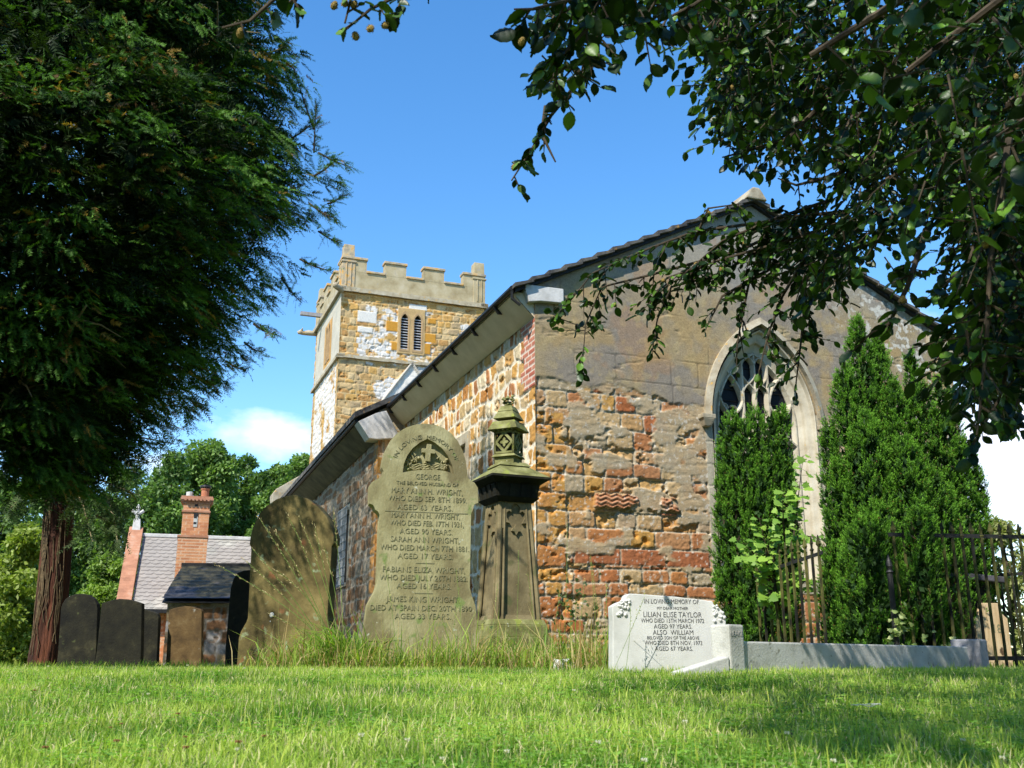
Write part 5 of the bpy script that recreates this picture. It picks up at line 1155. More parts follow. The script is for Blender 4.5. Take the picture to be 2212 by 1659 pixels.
for i in range(9000):
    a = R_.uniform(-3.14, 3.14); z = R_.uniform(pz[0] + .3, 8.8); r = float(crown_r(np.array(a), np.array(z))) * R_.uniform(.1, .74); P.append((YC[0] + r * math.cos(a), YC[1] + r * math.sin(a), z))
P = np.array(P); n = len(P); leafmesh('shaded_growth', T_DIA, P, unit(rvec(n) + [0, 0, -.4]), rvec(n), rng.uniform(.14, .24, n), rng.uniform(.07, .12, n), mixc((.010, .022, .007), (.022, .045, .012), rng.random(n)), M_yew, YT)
# protruding sprays on the skyline (each shoot follows a bough tip)
tips = [((700, 330), (768, 362)), ((690, 280), (640, 140)), ((650, 200), (625, 150)), ((690, 330), (690, 238)), ((720, 440), (745, 425)), ((700, 500), (738, 522)), ((690, 380), (735, 345)), ((660, 560), (720, 585)), ((620, 600), (655, 650)), ((560, 60), (580, 10)), ((590, 140), (622, 100)), ((560, 700), (600, 722)), ((640, 300), (688, 262)), ((680, 440), (728, 470)), ((500, 780), (540, 800)), ((540, 740), (575, 762)), ((470, 820), (500, 830)), ((420, 860), (445, 880))]
P, D = [], []
for (x0, y0), (x1, y1) in tips:
    m = MB()
    Y_ = R_.uniform(7.6, 9.0); p0 = atY(x0 - 12, y0, Y_); p1 = atY(x1 - 8, y1, Y_ - .15); m.tube([p0 * 1.0, (p0 + p1) / 2 - [0, 0, .015], p1], [.01, .007, .003], 5); m.build('shoot', M_twig, YT)
    for t in np.linspace(0, 1, 26):
        P.append(p0 + (p1 - p0) * t + rng.normal(size=3) * .012); D.append((p1 - p0) / np.linalg.norm(p1 - p0) + .75 * rng.normal(size=3) * (1.05 - .6 * t))
P = np.array(P); D = unit(np.array(D)); n = len(P); frond_mesh('shoot_foliage', P, D, rng.uniform(.06, .15, n), 11, rng.uniform(.026, .038, n), .26, ycol, YT)
# ---------------------------------------------------------------- conifer with the red trunk behind the headstones
p = atY(95, 1430, 16.0); p[2] = .2
CN = thing('conifer_tree', 'tall conifer with a thick red stringy-barked trunk and pale drooping side branches', 'tree', tuple(p))
def trunk_mesh(base, pts, rad, k=28):
    V, F = [], []; n = len(pts)
    fine = []
    for i in range(n - 1):
        for j in range(12): t = j / 12; fine.append((np.array(pts[i]) * (1 - t) + np.array(pts[i + 1]) * t, rad[i] * (1 - t) + rad[i + 1] * t))
    fine.append((np.array(pts[-1]), rad[-1])); n = len(fine); a = np.linspace(0, 2 * math.pi, k * 3, endpoint=False); k = k * 3
    for i, (c, r) in enumerate(fine):
        g = r * (1 + .10 * (fbm(a * 7, np.full(k, i * .12), 3, 3) - .5) * 2 + .05 * np.sin(a * 5 + i * .03)); V.append(np.stack([c[0] + g * np.cos(a), c[1] + g * np.sin(a), np.full(k, c[2])], -1))
    V = np.concatenate(V); i = np.arange(n * k).reshape(n, k); F = np.stack([i[:-1], np.roll(i, -1, 1)[:-1], np.roll(i, -1, 1)[1:], i[1:]], -1).reshape(-1, 4)
    return np_mesh('trunk', V, F, smooth=True)
tw_ = [p + [0, 0, -.1], p + [.02, 0, .5], atY(117, 1250, 16.0), atY(127, 1100, 16.0), atY(140, 950, 16.0), atY(150, 600, 16.)]
link('trunk', trunk_mesh(p, tw_, [.245, .225, .22, .215, .20, .12]), M_bark, CN)
m = MB()
for i in range(26):   # dead ivy stems
    a = R_.uniform(-2.6, -.4); z0_ = R_.uniform(.3, 2.2); pts_ = []
    for j in range(8):
        z = z0_ + j * R_.uniform(.08, .22); tt = min(max((z - .0) / 3.4, 0), 1); c = np.array([np.interp(z, [q[2] for q in tw_], [q[0] for q in tw_]), np.interp(z, [q[2] for q in tw_], [q[1] for q in tw_])]); r = np.interp(z, [.1, .7, 1.8, 2.9], [.24, .225, .22, .215]) + .015
        a += R_.uniform(-.16, .16); pts_.append((c[0] + r * math.cos(a), c[1] + r * math.sin(a), z))
    m.tube(pts_, .007, 4)
m.build('ivy_stems', M_deadstem, CN)
P, D = [], []; m = MB()
for (x0, y0, x1, y1, yy) in ((120, 1040, 300, 1070, 15.6), (130, 1060, 245, 1110, 15.4), (150, 1040, 200, 1170, 15.3), (140, 980, 330, 1000, 15.8), (130, 900, 420, 880, 16.), (140, 860, 400, 930, 15.6), (130, 950, 380, 960, 16.4), (110, 1050, 20, 1100, 15.6), (120, 1000, -30, 1040, 15.4), (140, 840, 360, 850, 17), (120, 960, 0, 960, 15), (120, 900, -40, 900, 16), (200, 950, 300, 1030, 15.4), (230, 1075, 255, 1180, 15.4), (130, 930, 230, 990, 14.8), (110, 960, 60, 1060, 14.9)):
    a = atY(x0, y0, 16.); b = atY(x1, y1, yy); mid_ = (a + b) / 2 + [0, 0, .15]; m.tube([a, mid_, b], [.035, .02, .006], 5)
    for t in np.linspace(.12, 1, 75):
        c = a * (1 - t) ** 2 + 2 * mid_ * t * (1 - t) + b * t * t; P.append(c + rng.normal(size=3) * .09); D.append((b - a) / np.linalg.norm(b - a) * .6 + rng.normal(size=3) * .6 + [0, 0, -.55])
m.build('branch', M_pale_twig, CN)
NC = 7000; z = rng.uniform(4.3, 12.5, NC); a = rng.uniform(0, 6.283, NC); r = np.interp(z, [4.3, 5, 6, 8, 10, 12.5], [1.6, 2.1, 2.6, 3.1, 2.8, .8]) * np.sqrt(rng.random(NC)) * (.8 + .4 * fbm(a * 2, z, 7, 2)); c0 = np.array([-7.0, 15.6, 0])
P = np.concatenate([np.array(P), np.stack([c0[0] + r * np.cos(a), c0[1] + r * np.sin(a), z], -1)]); D = np.concatenate([np.array(D), np.stack([np.cos(a), np.sin(a), -.5 + 0 * a], -1) + .4 * rng.normal(size=(NC, 3))]); n = len(P)
frond_mesh('foliage', P, unit(D), rng.uniform(.2, .38, n), 9, rng.uniform(.06, .10, n), .28, lambda n: mixc((.03, .055, .02), (.10, .15, .045), rng.random(n)), CN)
# ---------------------------------------------------------------- background broadleaf trees
def broad_tree(name, label, x, Y, ytop, wpx, col0, col1, leaf, n, seed, low=.12, group='broadleaf trees and bushes beyond the graves', trunk=True, clumps=34, cat='tree', airy=.0):
    b = atY(x, 1430, Y); b[2] = .1; h = atY(x, ytop, Y)[2] - .1; w = wpx * Y / 2200 / 2
    t = thing(name, label, cat, tuple(b), group); r = np.random.default_rng(seed)
    cc = []
    for i in range(clumps):
        zq = r.uniform(low, .93); env = math.sin(math.pi * min(max((zq - low * .5) / (1.02 - low * .5), 0.02), .98)) ** .55
        a = r.uniform(0, 6.283); q = r.uniform(.15, .85) * env; cc.append((b[0] + w * q * math.cos(a), b[1] + w * q * math.sin(a) * .8, .1 + h * zq, w * r.uniform(.20, .36) * (.75 + .4 * env)))
    cc.append((b[0], b[1], .1 + h * .93, w * .26))
    cc = np.array(cc); k = r.integers(0, len(cc), n); rv = r.normal(size=(n, 3)); rv /= np.linalg.norm(rv, axis=1)[:, None]; q = r.uniform(.45, 1.08, n) ** .6
    P = cc[k, :3] + rv * (cc[k, 3] * q)[:, None] * [1, 1, .85]
    if airy: keep = fbm(P[:, 0] * 1.1 / airy, P[:, 2] * 1.1 / airy, seed, 3) > .36; P = P[keep]; rv = rv[keep]; k = k[keep]; n = len(P)
    P = P[P[:, 2] > .15] if low > .02 else np.where(P[:, 2:3] < .1, P * [1, 1, 0] + [0, 0, .2], P); n = len(P); rv = rvec(n)
    d = unit(rv + r.normal(size=(n, 3)) * .5 + [0, 0, -.25]); c = mixc(col0, col1, .35 * r.random(n) + .65 * _h(k[:n], k[:n] * 0, seed)) * r.uniform(.8, 1.2, (n, 1))
    leafmesh('crown', T_DIA, P, d, unit(r.normal(size=(n, 3)) + [0, 0, 1.2]), r.uniform(.7, 1.25, n) * leaf, r.uniform(.4, .75, n) * leaf, c, M_leaf, t)
    if trunk:
        m = MB(); rr = max(.04, w * .07); m.tube([b - [0, 0, .2], b + [0, 0, h * .3], b + [w * .04, 0, h * .6], b + [0, 0, h * .88]], [rr, rr * .8, rr * .5, rr * .15], 8)
        for i in range(0, len(cc), 2): c = cc[i, :3]; s = b + [0, 0, max(h * .12, (c[2] - .1) * .62)]; m.tube([s, (s + c) / 2 + [0, 0, h * .02], c], [rr * .4, rr * .25, rr * .06], 5)
        m.build('trunk', M_twig, t)
    return t
DG0, DG1 = (.06, .12, .026), (.19, .30, .07)
for i, (x, Y, yt, w, lab) in enumerate(((335, 62, 962, 175, 'tall dark tree left of the row behind the cottage gable finial'), (425, 66, 938, 190, 'tallest dark tree rising straight behind the brick chimney'), (505, 70, 968, 150, 'dark tree in the row just right of the chimney'), (575, 64, 990, 140, 'dark airy tree above the right end of the slate roof'), (640, 68, 965, 130, 'dark tree at the end of the row touching the tower'), (215, 70, 1000, 200, 'dark tree seen just right of the red trunk'), (90, 66, 1040, 230, 'dark tree behind the bright bush at the far left'), (-60, 60, 1020, 220, 'dark tree cut off by the left edge of the photo'))):
    broad_tree('broadleaf_tree', lab, x, Y, yt, w, DG0, DG1, .30, 26000, 40 + i, low=.06, airy=0, clumps=60)
broad_tree('bush', 'sunlit yellow-green bush left of the red trunk', 20, 24, 1130, 200, (.16, .22, .035), (.34, .40, .08), .13, 15000, 61, low=.0, trunk=False, cat='bush', clumps=40)
broad_tree('bush', 'bright green bush between the red trunk and the brick gable', 215, 34, 1190, 150, (.11, .19, .03), (.24, .34, .05), .15, 12000, 62, low=.0, trunk=False, cat='bush', clumps=34)
broad_tree('bush', 'small bright bush showing above the cottage ridge left of the chimney', 375, 40, 1138, 60, (.12, .18, .03), (.24, .32, .06), .16, 2500, 63, low=.3, trunk=False, cat='bush')
broad_tree('bush', 'small bright bush showing above the cottage ridge right of the chimney', 480, 40, 1146, 80, (.12, .18, .03), (.22, .30, .06), .16, 2500, 64, low=.3, trunk=False, cat='bush')
broad_tree('bush', 'pale sunlit twiggy bush at the far right behind the railings', 2200, 17, 1118, 190, (.16, .19, .05), (.40, .42, .17), .09, 11000, 65, low=.0, cat='bush', airy=.5)
# ---------------------------------------------------------------- sycamore sapling
_so = [(0, 0), (.10, .30), (.02, .55), (.30, .42), (.42, .62), (.52, .34), (.72, .30), (1, 0)]
def _syc():
    V = [(x, y, 0) for x, y in _so] + [(x, -y, 0) for x, y in _so[1:-1]] ; n = len(_so)
    cen = len(V); V.append((.4, 0, .05)); ringi = list(range(n)) + list(range(n + len(_so) - 3, n - 1, -1))
    F = [(ringi[i], ringi[(i + 1) % len(ringi)], cen) for i in range(len(ringi))]; return np.array(V, float), np.array(F)
T_SYC = _syc()
b = GPt(1680, 9.9); SY = thing('sapling', 'bright green sycamore sapling growing through the railings between the two yews', 'sapling', tuple(b))
m = MB(); P, D, NN, LS = [], [], [], []
for (x0, y0, x1, y1) in ((1690, 1410, 1735, 985), (1690, 1350, 1640, 1120), (1695, 1300, 1600, 1165), (1700, 1250, 1690, 1080), (1690, 1380, 1655, 1230), (1705, 1180, 1760, 1160), (1700, 1260, 1610, 1200), (1690, 1330, 1745, 1250), (1712, 1150, 1690, 1060), (1690, 1290, 1650, 1290)):
    a = atY(x0, y0, 9.85); e = atY(x1, y1, 9.65 + R_.uniform(-.2, .15)); mid_ = (a + e) / 2 + [0, 0, .06]; m.tube([a, mid_, e], [.011, .008, .003], 5)
    L = np.linalg.norm(e - a); k = int(5 + L * 8)
    for t in np.linspace(.32, 1, k):
        c = a * (1 - t) ** 2 + 2 * mid_ * t * (1 - t) + e * t * t
        for s in (-1, 1):
            dd = np.array([s * R_.uniform(.3, 1), R_.uniform(-.9, .3), R_.uniform(-.35, .2)]); st = c + dd * R_.uniform(.03, .08); m.tube([c, st], .0018, 4); P.append(st); D.append(dd + [0, 0, -.35]); NN.append([R_.uniform(-.5, .5), R_.uniform(-1.4, -.4), 1]); LS.append(R_.uniform(.045, .105))
m.build('stem', M_twig, SY); P = np.array(P); n = len(P); LS = np.array(LS)
leafmesh('foliage', T_SYC, P, np.array(D), unit(np.array(NN)), LS, LS * 1.15, mixc((.10, .22, .028), (.28, .44, .06), rng.random(n)), M_leaf, SY)
# ivy at the foot of the railing
b = GPt(1960, 8.85); IV = thing('ivy_plant', 'small pale-leaved ivy climbing the black corner post of the railings', 'plant', tuple(b)); n = 130
P = np.stack([b[0] + rng.normal(0, .13, n) + .04, b[1] - .12 + rng.normal(0, .06, n), b[2] + .06 + np.abs(rng.normal(0, .13, n))], -1); up_ = rng.random(n) < .25; P[up_, 0] = b[0] - .10 + rng.normal(0, .03, up_.sum()); P[up_, 2] += .25
leafmesh('foliage', T_SYC, P, unit(rng.normal(size=(n, 3)) + [0, -.5, -.3]), unit(rng.normal(size=(n, 3)) * .5 + [0, -1, .8]), rng.uniform(.03, .06, n), rng.uniform(.03, .06, n), mixc((.16, .24, .05), (.45, .50, .20), rng.random(n)), M_leaf, IV)
# ---------------------------------------------------------------- beech boughs overhead
BE = thing('beech_tree', 'overhanging beech whose dark leafy boughs and husks frame the top and right of the view', 'tree', (4.6, 1.2, 0))
m = MB(); tb = np.array([4.6, 1.2, 0])
m.tube([tb - [0, 0, .2], tb + [0, 0, 1], tb + [-.05, 0, 3.5], tb + [-.3, .2, 6], tb + [-.3, .3, 9]], [.5, .38, .33, .26, .12], 14); m.build('trunk', mat_noise('beech_bark', [(.3, (.12, .12, .10)), (.7, (.22, .22, .19))], 3, bump=.3), BE)
LP, LD, LN, LL, LC = [], [], [], [], []; HUSK = []
bough = MB()
def twig(a, e, nl, L, sag=.0, lit=0):
    a, e = np.array(a), np.array(e); mid_ = (a + e) / 2 + [0, 0, sag]; bough.tube([a, mid_, e], [.0045, .003, .0012], 4)
    ln = np.linalg.norm(e - a)
    for i in range(nl):
        t = (i + .7) / nl; c = a * (1 - t) ** 2 + 2 * mid_ * t * (1 - t) + e * t * t; ax = (e - a) / ln; s = 1 if i % 2 else -1
        side = np.cross(ax, [0, 0, 1]); side = side / (np.linalg.norm(side) + 1e-6); d = ax * R_.uniform(.4, 1) + side * s * R_.uniform(.4, 1.1) + np.array([0, 0, R_.uniform(-.8, .1)]) + rng.normal(size=3) * .2
        LP.append(c); LD.append(d); LN.append(np.array([0, 0, 1.]) + rng.normal(size=3) * .55); LL.append(L * R_.uniform(.5, 1.2)); LC.append(R_.random())
        if R_.random() < .018 and len(HUSK) < 95: HUSK.append(c + rng.normal(size=3) * .01)
def P3(x, y, d): return atY(x, y, d)
def spray(pts, L, step=.05, tw=.16, nl=5, dens=1.):
    """a bough through picture points (x, y, distance) with leafy twigs along it"""
    Q = [P3(*p) for p in pts]
    if pts[0][1] < 0: H_ = np.array([2.6, 1.7, 4.6]); Q = [H_, (H_ + Q[0]) / 2 + [0, 0, .22]] + Q
    bough.tube(Q, list(np.linspace(.011, .003, len(Q))), 6)
    for i in range(2 if pts[0][1] < 0 else 0, len(Q) - 1):
        a, b_ = Q[i], Q[i + 1]; ln = np.linalg.norm(b_ - a); k = max(1, int(ln / step * dens)); ax = (b_ - a) / ln
        for j in range(k):
            c = a + (b_ - a) * (j + R_.random()) / k; d = ax * R_.uniform(.1, 1) + rng.normal(size=3) * .55 + [0, 0, -.45]; d /= np.linalg.norm(d); twig(c, c + d * tw * R_.uniform(.5, 1.2), nl, L)
# near sprays
spray([(1290, -60, 2.7), (1230, 0, 2.65), (1150, 20, 2.6), (1110, 20, 2.6)], .075, .05, .14, 5)
spray([(1330, -80, 2.8), (1270, 60, 2.8), (1205, 130, 2.8), (1200, 190, 2.8)], .068, .045, .14, 5)
spray([(1300, 60, 3.4), (1255, 170, 3.4), (1190, 250, 3.4), (1150, 320, 3.4), (1105, 390, 3.4)], .058, .04, .10, 4)
spray([(1180, 230, 3.5), (1170, 290, 3.5), (1200, 350, 3.5)], .055, .12, .06, 2)
spray([(1480, -40, 3.0), (1400, 20, 3.0), (1370, 80, 3.0)], .055, .06, .12, 4)
spray([(1600, -60, 3.0), (1500, 10, 3.0), (1440, 40, 3.0), (1420, 80, 3.0)], .055, .07, .10, 4)
# top left sprigs
spray([(640, -60, 2.3), (590, 0, 2.3), (540, 45, 2.3), (480, 60, 2.3)], .060, .10, .05, 2)
spray([(700, -80, 2.3), (640, -10, 2.3), (625, 5, 2.3)], .06, .12, .05, 2)
spray([(920, -60, 2.5), (860, -10, 2.5), (800, 20, 2.5), (740, 70, 2.5)], .055, .05, .07, 3)
spray([(960, -80, 2.5), (870, -10, 2.5), (850, 50, 2.5)], .055, .07, .06, 3)
spray([(800, -60, 2.5), (760, -10, 2.5), (745, 50, 2.5)], .050, .07, .06, 3)
# the lit spray across the gable
spray([(1800, 430, 5.2), (1650, 480, 5.4), (1500, 500, 5.6), (1380, 545, 5.8), (1280, 590, 5.9), (1200, 690, 6.0)], .062, .045, .20, 5)
spray([(1750, 470, 5.2), (1600, 540, 5.5), (1420, 590, 5.8), (1300, 620, 5.9), (1265, 700, 5.9), (1258, 790, 5.9)], .060, .05, .16, 5)
spray([(1700, 500, 5.3), (1560, 590, 5.5), (1450, 620, 5.7), (1420, 690, 5.7), (1410, 745, 5.7)], .060, .045, .16, 5)
spray([(1720, 480, 5.2), (1620, 600, 5.4), (1600, 700, 5.4), (1590, 760, 5.4)], .060, .045, .18, 5)
spray([(1760, 520, 5.0), (1690, 640, 5.2), (1660, 720, 5.2), (1640, 800, 5.2)], .060, .045, .18, 5)
spray([(1800, 540, 4.8), (1740, 640, 5.0), (1730, 740, 5.0), (1718, 840, 5.0)], .060, .045, .16, 5)
spray([(1850, 470, 5.0), (1700, 520, 5.2), (1560, 560, 5.4), (1440, 600, 5.6), (1400, 660, 5.6)], .060, .035, .2, 6)
spray([(1800, 460, 5.0), (1680, 470, 5.2), (1560, 520, 5.4), (1480, 590, 5.5)], .060, .035, .2, 6)
spray([(1500, 520, 5.6), (1530, 450, 5.5), (1600, 440, 5.5)], .055, .06, .10, 4)
spray([(1700, 560, 5.4), (1560, 640, 5.4), (1530, 700, 5.4)], .060, .05, .14, 5)
spray([(2000, 500, 3.0), (1960, 620, 3.0), (1920, 700, 3.0), (1880, 720, 3.0)], .06, .06, .12, 4)
spray([(2180, 300, 2.8), (2140, 560, 2.8), (2130, 760, 2.8), (2110, 940, 2.8)], .055, .035, .14, 4)
spray([(2250, 500, 3.0), (2200, 700, 3.0), (2160, 860, 3.0), (2100, 960, 3.0)], .055, .04, .12, 4)
spray([(2260, 640, 3.2), (2215, 800, 3.2), (2190, 900, 3.2)], .055, .06, .10, 3)
spray([(1800, 200, 4.), (1700, 300, 4.), (1600, 330, 4.), (1560, 340, 4.)], .056, .05, .14, 4)
spray([(1900, 330, 4.), (1800, 380, 4.), (1720, 400, 4.), (1680, 385, 4.)], .056, .05, .14, 4)
# the dense mass: clusters of twigs scattered through the crown volume
def in_poly(x, y, poly):
    ins = False; n = len(poly)
    for i in range(n):
        x0, y0 = poly[i]; x1, y1 = poly[(i + 1) % n]
        if (y0 > y) != (y1 > y) and x < (x1 - x0) * (y - y0) / (y1 - y0) + x0: ins = not ins
    return ins
def mass(poly, n, d0, d1, L, tw=.22, nl=6):
    xs = [p[0] for p in poly]; ys = [p[1] for p in poly]; c = 0
    while c < n:
        x, y = R_.uniform(min(xs), max(xs)), R_.uniform(min(ys), max(ys))
        if not in_poly(x, y, poly): continue
        c += 1; a = P3(x, y, R_.uniform(d0, d1)); d = np.array([R_.uniform(-.9, .5), R_.uniform(-.5, .6), R_.uniform(-1, .15)]); d /= np.linalg.norm(d); twig(a, a + d * tw * R_.uniform(.6, 1.2), nl, L)
mass([(1545, -60), (2280, -60), (2280, 700), (2130, 640), (2090, 470), (1920, 430), (1840, 350), (1700, 330), (1590, 300), (1550, 230), (1550, 100)], 1750, 3.6, 7.0, .060)
mass([(1540, -60), (1720, -60), (1700, 260), (1560, 240), (1540, 90)], 240, 4.2, 5.6, .060)
mass([(1820, 340), (1960, 440), (1880, 520), (1800, 640), (1700, 560), (1700, 470), (1800, 440)], 140, 4.2, 6.0, .064)
mass([(2080, 480), (2280, 480), (2280, 800), (2200, 800), (2150, 880), (2080, 840), (2060, 740), (2100, 640)], 330, 2.8, 5.0, .062)
mass([(1880, 420), (2100, 450), (2090, 560), (1990, 600), (1880, 560)], 14, 3.5, 5.5, .062)
mass([(1750, -80), (2280, -80), (2280, 420), (1980, 420), (1800, 250)], 45, 2.2, 3.2, .068)
mass([(1980, -60), (2280, -60), (2280, 520), (2080, 500)], 500, 4.5, 8, .075)
# crown continuing overhead, out of frame: it throws the shade on the lawn
shade = [(1150, 1452), (1400, 1450), (1650, 1449), (2212, 1448), (2500, 1455), (2500, 1620), (1900, 1640), (1620, 1560), (1420, 1500), (1200, 1470)]
c = 0
while c < 430:
    x, y = R_.uniform(1060, 2500), R_.uniform(1438, 1660)
    if not in_poly(x, y, shade): continue
    d = ray(x, y); tY = None
    for Y_ in np.linspace(2.2, 8.5, 120):
        q = CAM + d * (Y_ / d[1])
        if q[2] <= gz(q[0], q[1]) + .02: tY = q; break
    if tY is None: c += .02; continue
    h = R_.uniform(3.6, 5.2); g = tY + SD / SD[2] * h + rng.normal(size=3) * .12; X_, Yp, zc_ = proj(g)
    if zc_ > .2 and -60 < X_ < 2270 and Yp > -60: c += .2; continue
    c += 1; dd = rvec(1)[0]; dd[2] *= .3; twig(g, g + dd * .24, 6, .085)
mass([(1180, -60), (1560, -60), (1560, 40), (1450, 60), (1300, 50), (1200, 60)], 95, 2.6, 3.8, .060, .16, 5)
mass([(1230, 0), (1320, 0), (1300, 150), (1200, 190), (1150, 150)], 22, 2.7, 3.3, .060, .12, 4)
for i in range(1000):   # the higher storey of the crown, above the frame
    g = np.array([R_.uniform(.6, 3.8), R_.uniform(-.8, 4.2), R_.uniform(6.9, 7.9)]); dd = rvec(1)[0]; dd[2] *= .3; twig(g, g + dd * .26, 6, .095)
# main limbs from the trunk to the boughs
limb = MB()
for e in ((1900, 200, 4.0), (2050, 400, 4.5), (1750, 120, 3.5), (2150, 650, 3.6), (1850, 430, 5.0), (1500, -120, 3.2)):
    s_ = tb + np.array([-.1, .1, R_.uniform(2.2, 4.5)]); q = P3(*e); limb.tube([s_, (s_ + q) / 2 + [.2, 0, .5], q], [.07, .04, .012], 7)
for e in ((-.5, 2.4, 4.3), (.5, 3.0, 4.6), (-1.5, 1.0, 4.4), (1.5, 2.5, 4.8), (-.6, 1.2, 3.9)):
    limb.tube([tb + [0, 0, 4.5], (tb + np.array(e)) / 2 + [0, 0, 3.2], e], [.10, .05, .015], 7)
limb.build('limb', M_twig, BE); bough.build('bough', M_twig, BE)
LP = np.array(LP); LL = np.array(LL); LC = np.array(LC)
leafmesh('crown', T_BEECH, LP, unit(np.array(LD)), unit(np.array(LN)), LL, LL * .66, mixc((.006, .022, .004), (.11, .23, .022), LC ** 3.2), M_beech, BE)
for px_ in ((519, 72, 2.3), (745, 8, 2.5), (722, 12, 2.5), (765, 10, 2.5), (832, 55, 2.5), (1110, 362, 3.4), (1127, 90, 2.6), (800, 62, 2.5), (768, 78, 2.5)): HUSK.append(P3(*px_))
hm = MB(); hm.lathe((0, 0, 0), [(.002, -.013), (.007, -.010), (.010, -.002), (.009, .006), (.005, .012), (.001, .014)], 9)
r = random.Random(2)
for i in range(70):
    a, b = r.uniform(0, 6.283), r.uniform(-1.2, 1.3); d = np.array([math.cos(a) * math.cos(b), math.sin(a) * math.cos(b), math.sin(b)]); s_ = np.cross(d, [.3, .5, .8]) * .0012; k = len(hm.v)
    hm.v += [tuple(d * .009 + s_), tuple(d * .009 - s_), tuple(d * .0145)]; hm.f.append((k, k + 1, k + 2))
hmesh = hm.mesh('husk'); hmesh.materials.append(M_husk)
for q in HUSK[-96:]:
    o = bpy.data.objects.new('husk', hmesh); COL.objects.link(o); o.parent = BE; o.matrix_parent_inverse = Matrix.Translation(BE.location).inverted(); o.location = tuple(q); o.rotation_euler = (r.uniform(-.6, .6), r.uniform(-.6, .6), 0)
# ---------------------------------------------------------------- lawn
def blades(name, X, Y, H, Wb, col, lean=.35, mat=None, parent=None, kind=None, z=None, curl=.5):
    n = len(X); Z = gz(X, Y) if z is None else z; a = rng.uniform(0, 6.283, n); d = np.stack([np.cos(a), np.sin(a), 0 * a], -1); ln = np.abs(rng.normal(0, lean, n))
    f = rng.uniform(0, 6.283, n); s = np.stack([np.cos(f), np.sin(f), 0 * f], -1); b = np.stack([X, Y, Z - .004], -1)
    def pt(t): return b + np.array([0, 0, 1.]) * (H * t * np.sqrt(np.clip(1 - (ln * t) ** 2 * curl, .1, 1)))[:, None] + d * (H * ln * t ** 1.8)[:, None]
    V = np.stack([b - s * (Wb * .5)[:, None], b + s * (Wb * .5)[:, None], pt(.5) - s * (Wb * .45)[:, None], pt(.5) + s * (Wb * .45)[:, None], pt(1.)], 1)
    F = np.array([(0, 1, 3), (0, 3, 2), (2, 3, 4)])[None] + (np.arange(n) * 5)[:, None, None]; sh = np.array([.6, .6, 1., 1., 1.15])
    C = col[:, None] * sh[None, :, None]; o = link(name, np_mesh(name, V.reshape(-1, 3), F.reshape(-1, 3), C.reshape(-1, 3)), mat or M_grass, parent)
    if kind: tag(o, kind=kind)
    return o
def wedge(n, y0, y1, p=1.6, wide=.62, pad=.5):
    y = y0 + (y1 - y0) * rng.random(n) ** p; x = rng.uniform(-1, 1, n) * (y * wide + pad); return x, y
def gcol(x, y, n, k=0.):
    t = fbm(x * 1.7, y * 1.7, 13, 3) + .30 * (rng.random(n) - .5); c = mixc((.10, .24, .022), (.45, .57, .105), (t - .30) * 2.6); dry = rng.random(n) < .12 + .10 * (fbm(x * 4, y * 4, 17, 2) > .55); c[dry] = (.68, .60, .34); return c
x, y = wedge(210000, 1.5, 9.2, 1.35); n = len(x); g = fbm(x * 3, y * 3, 23, 3)
blades('grass', x, y, rng.uniform(.022, .050, n) * (.7 + .7 * g), rng.uniform(.0016, .0034, n) * (1 + .12 * y), gcol(x, y, n), .85, kind='stuff'); G_ = [o for o in COL.objects if o.name == 'grass'][0]; tag(G_, 'short sunlit green lawn grass covering the foreground', 'grass')
x, y = wedge(26000, 9.2, 34, 1.2, .7, 1); n = len(x)
x2, y2 = wedge(5000, 1.5, 7.5, 1.2); n2 = len(x2)
o = blades('longer_grass', np.concatenate([x, x2]), np.concatenate([y, y2]), np.concatenate([rng.uniform(.05, .12, n), rng.uniform(.05, .085, n2)]), np.concatenate([rng.uniform(.006, .014, n), rng.uniform(.003, .005, n2)]), mixc((.18, .30, .03), (.50, .56, .10), rng.random(n + n2)), .4, kind='stuff'); tag(o, 'longer green grass scattered through the lawn and beyond the graves', 'grass')
# clover leaves low in the sward
_cv = np.array([(0, 0, 0), (.5, .42, .05), (.85, .30, .1), (1., 0, .1), (.85, -.30, .1), (.5, -.42, .05)], float); T_CLV = (_cv, np.array([(0, 1, 2), (0, 2, 3), (0, 3, 4), (0, 4, 5)]))
x, y = wedge(26000, 1.5, 6.5, 1.4); k = fbm(x * 2.2, y * 2.2, 29, 3) > .50; x, y = x[k], y[k]; n = len(x); z = gz(x, y) + rng.uniform(.012, .034, n)
c = np.stack([x, y, z], -1); a0 = rng.uniform(0, 6.283, n); P = np.repeat(c, 3, 0); a = np.repeat(a0, 3) + np.tile([0, 2.094, 4.189], n); D = np.stack([np.cos(a), np.sin(a), .1 + 0 * a], -1); cl = mixc((.12, .26, .035), (.28, .48, .08), rng.random(n)); sz = np.repeat(rng.uniform(.008, .014, n), 3)
V, F, kk = stamp(T_CLV, P, D, np.array([0, 0, 1.]) + .25 * rng.normal(size=P.shape), sz, sz); o = link('clover', np_mesh('clover', V, F, np.repeat(cl, 3, 0)[kk]), M_grass); tag(o, 'patches of small round clover leaves low in the lawn', 'clover', kind='stuff')
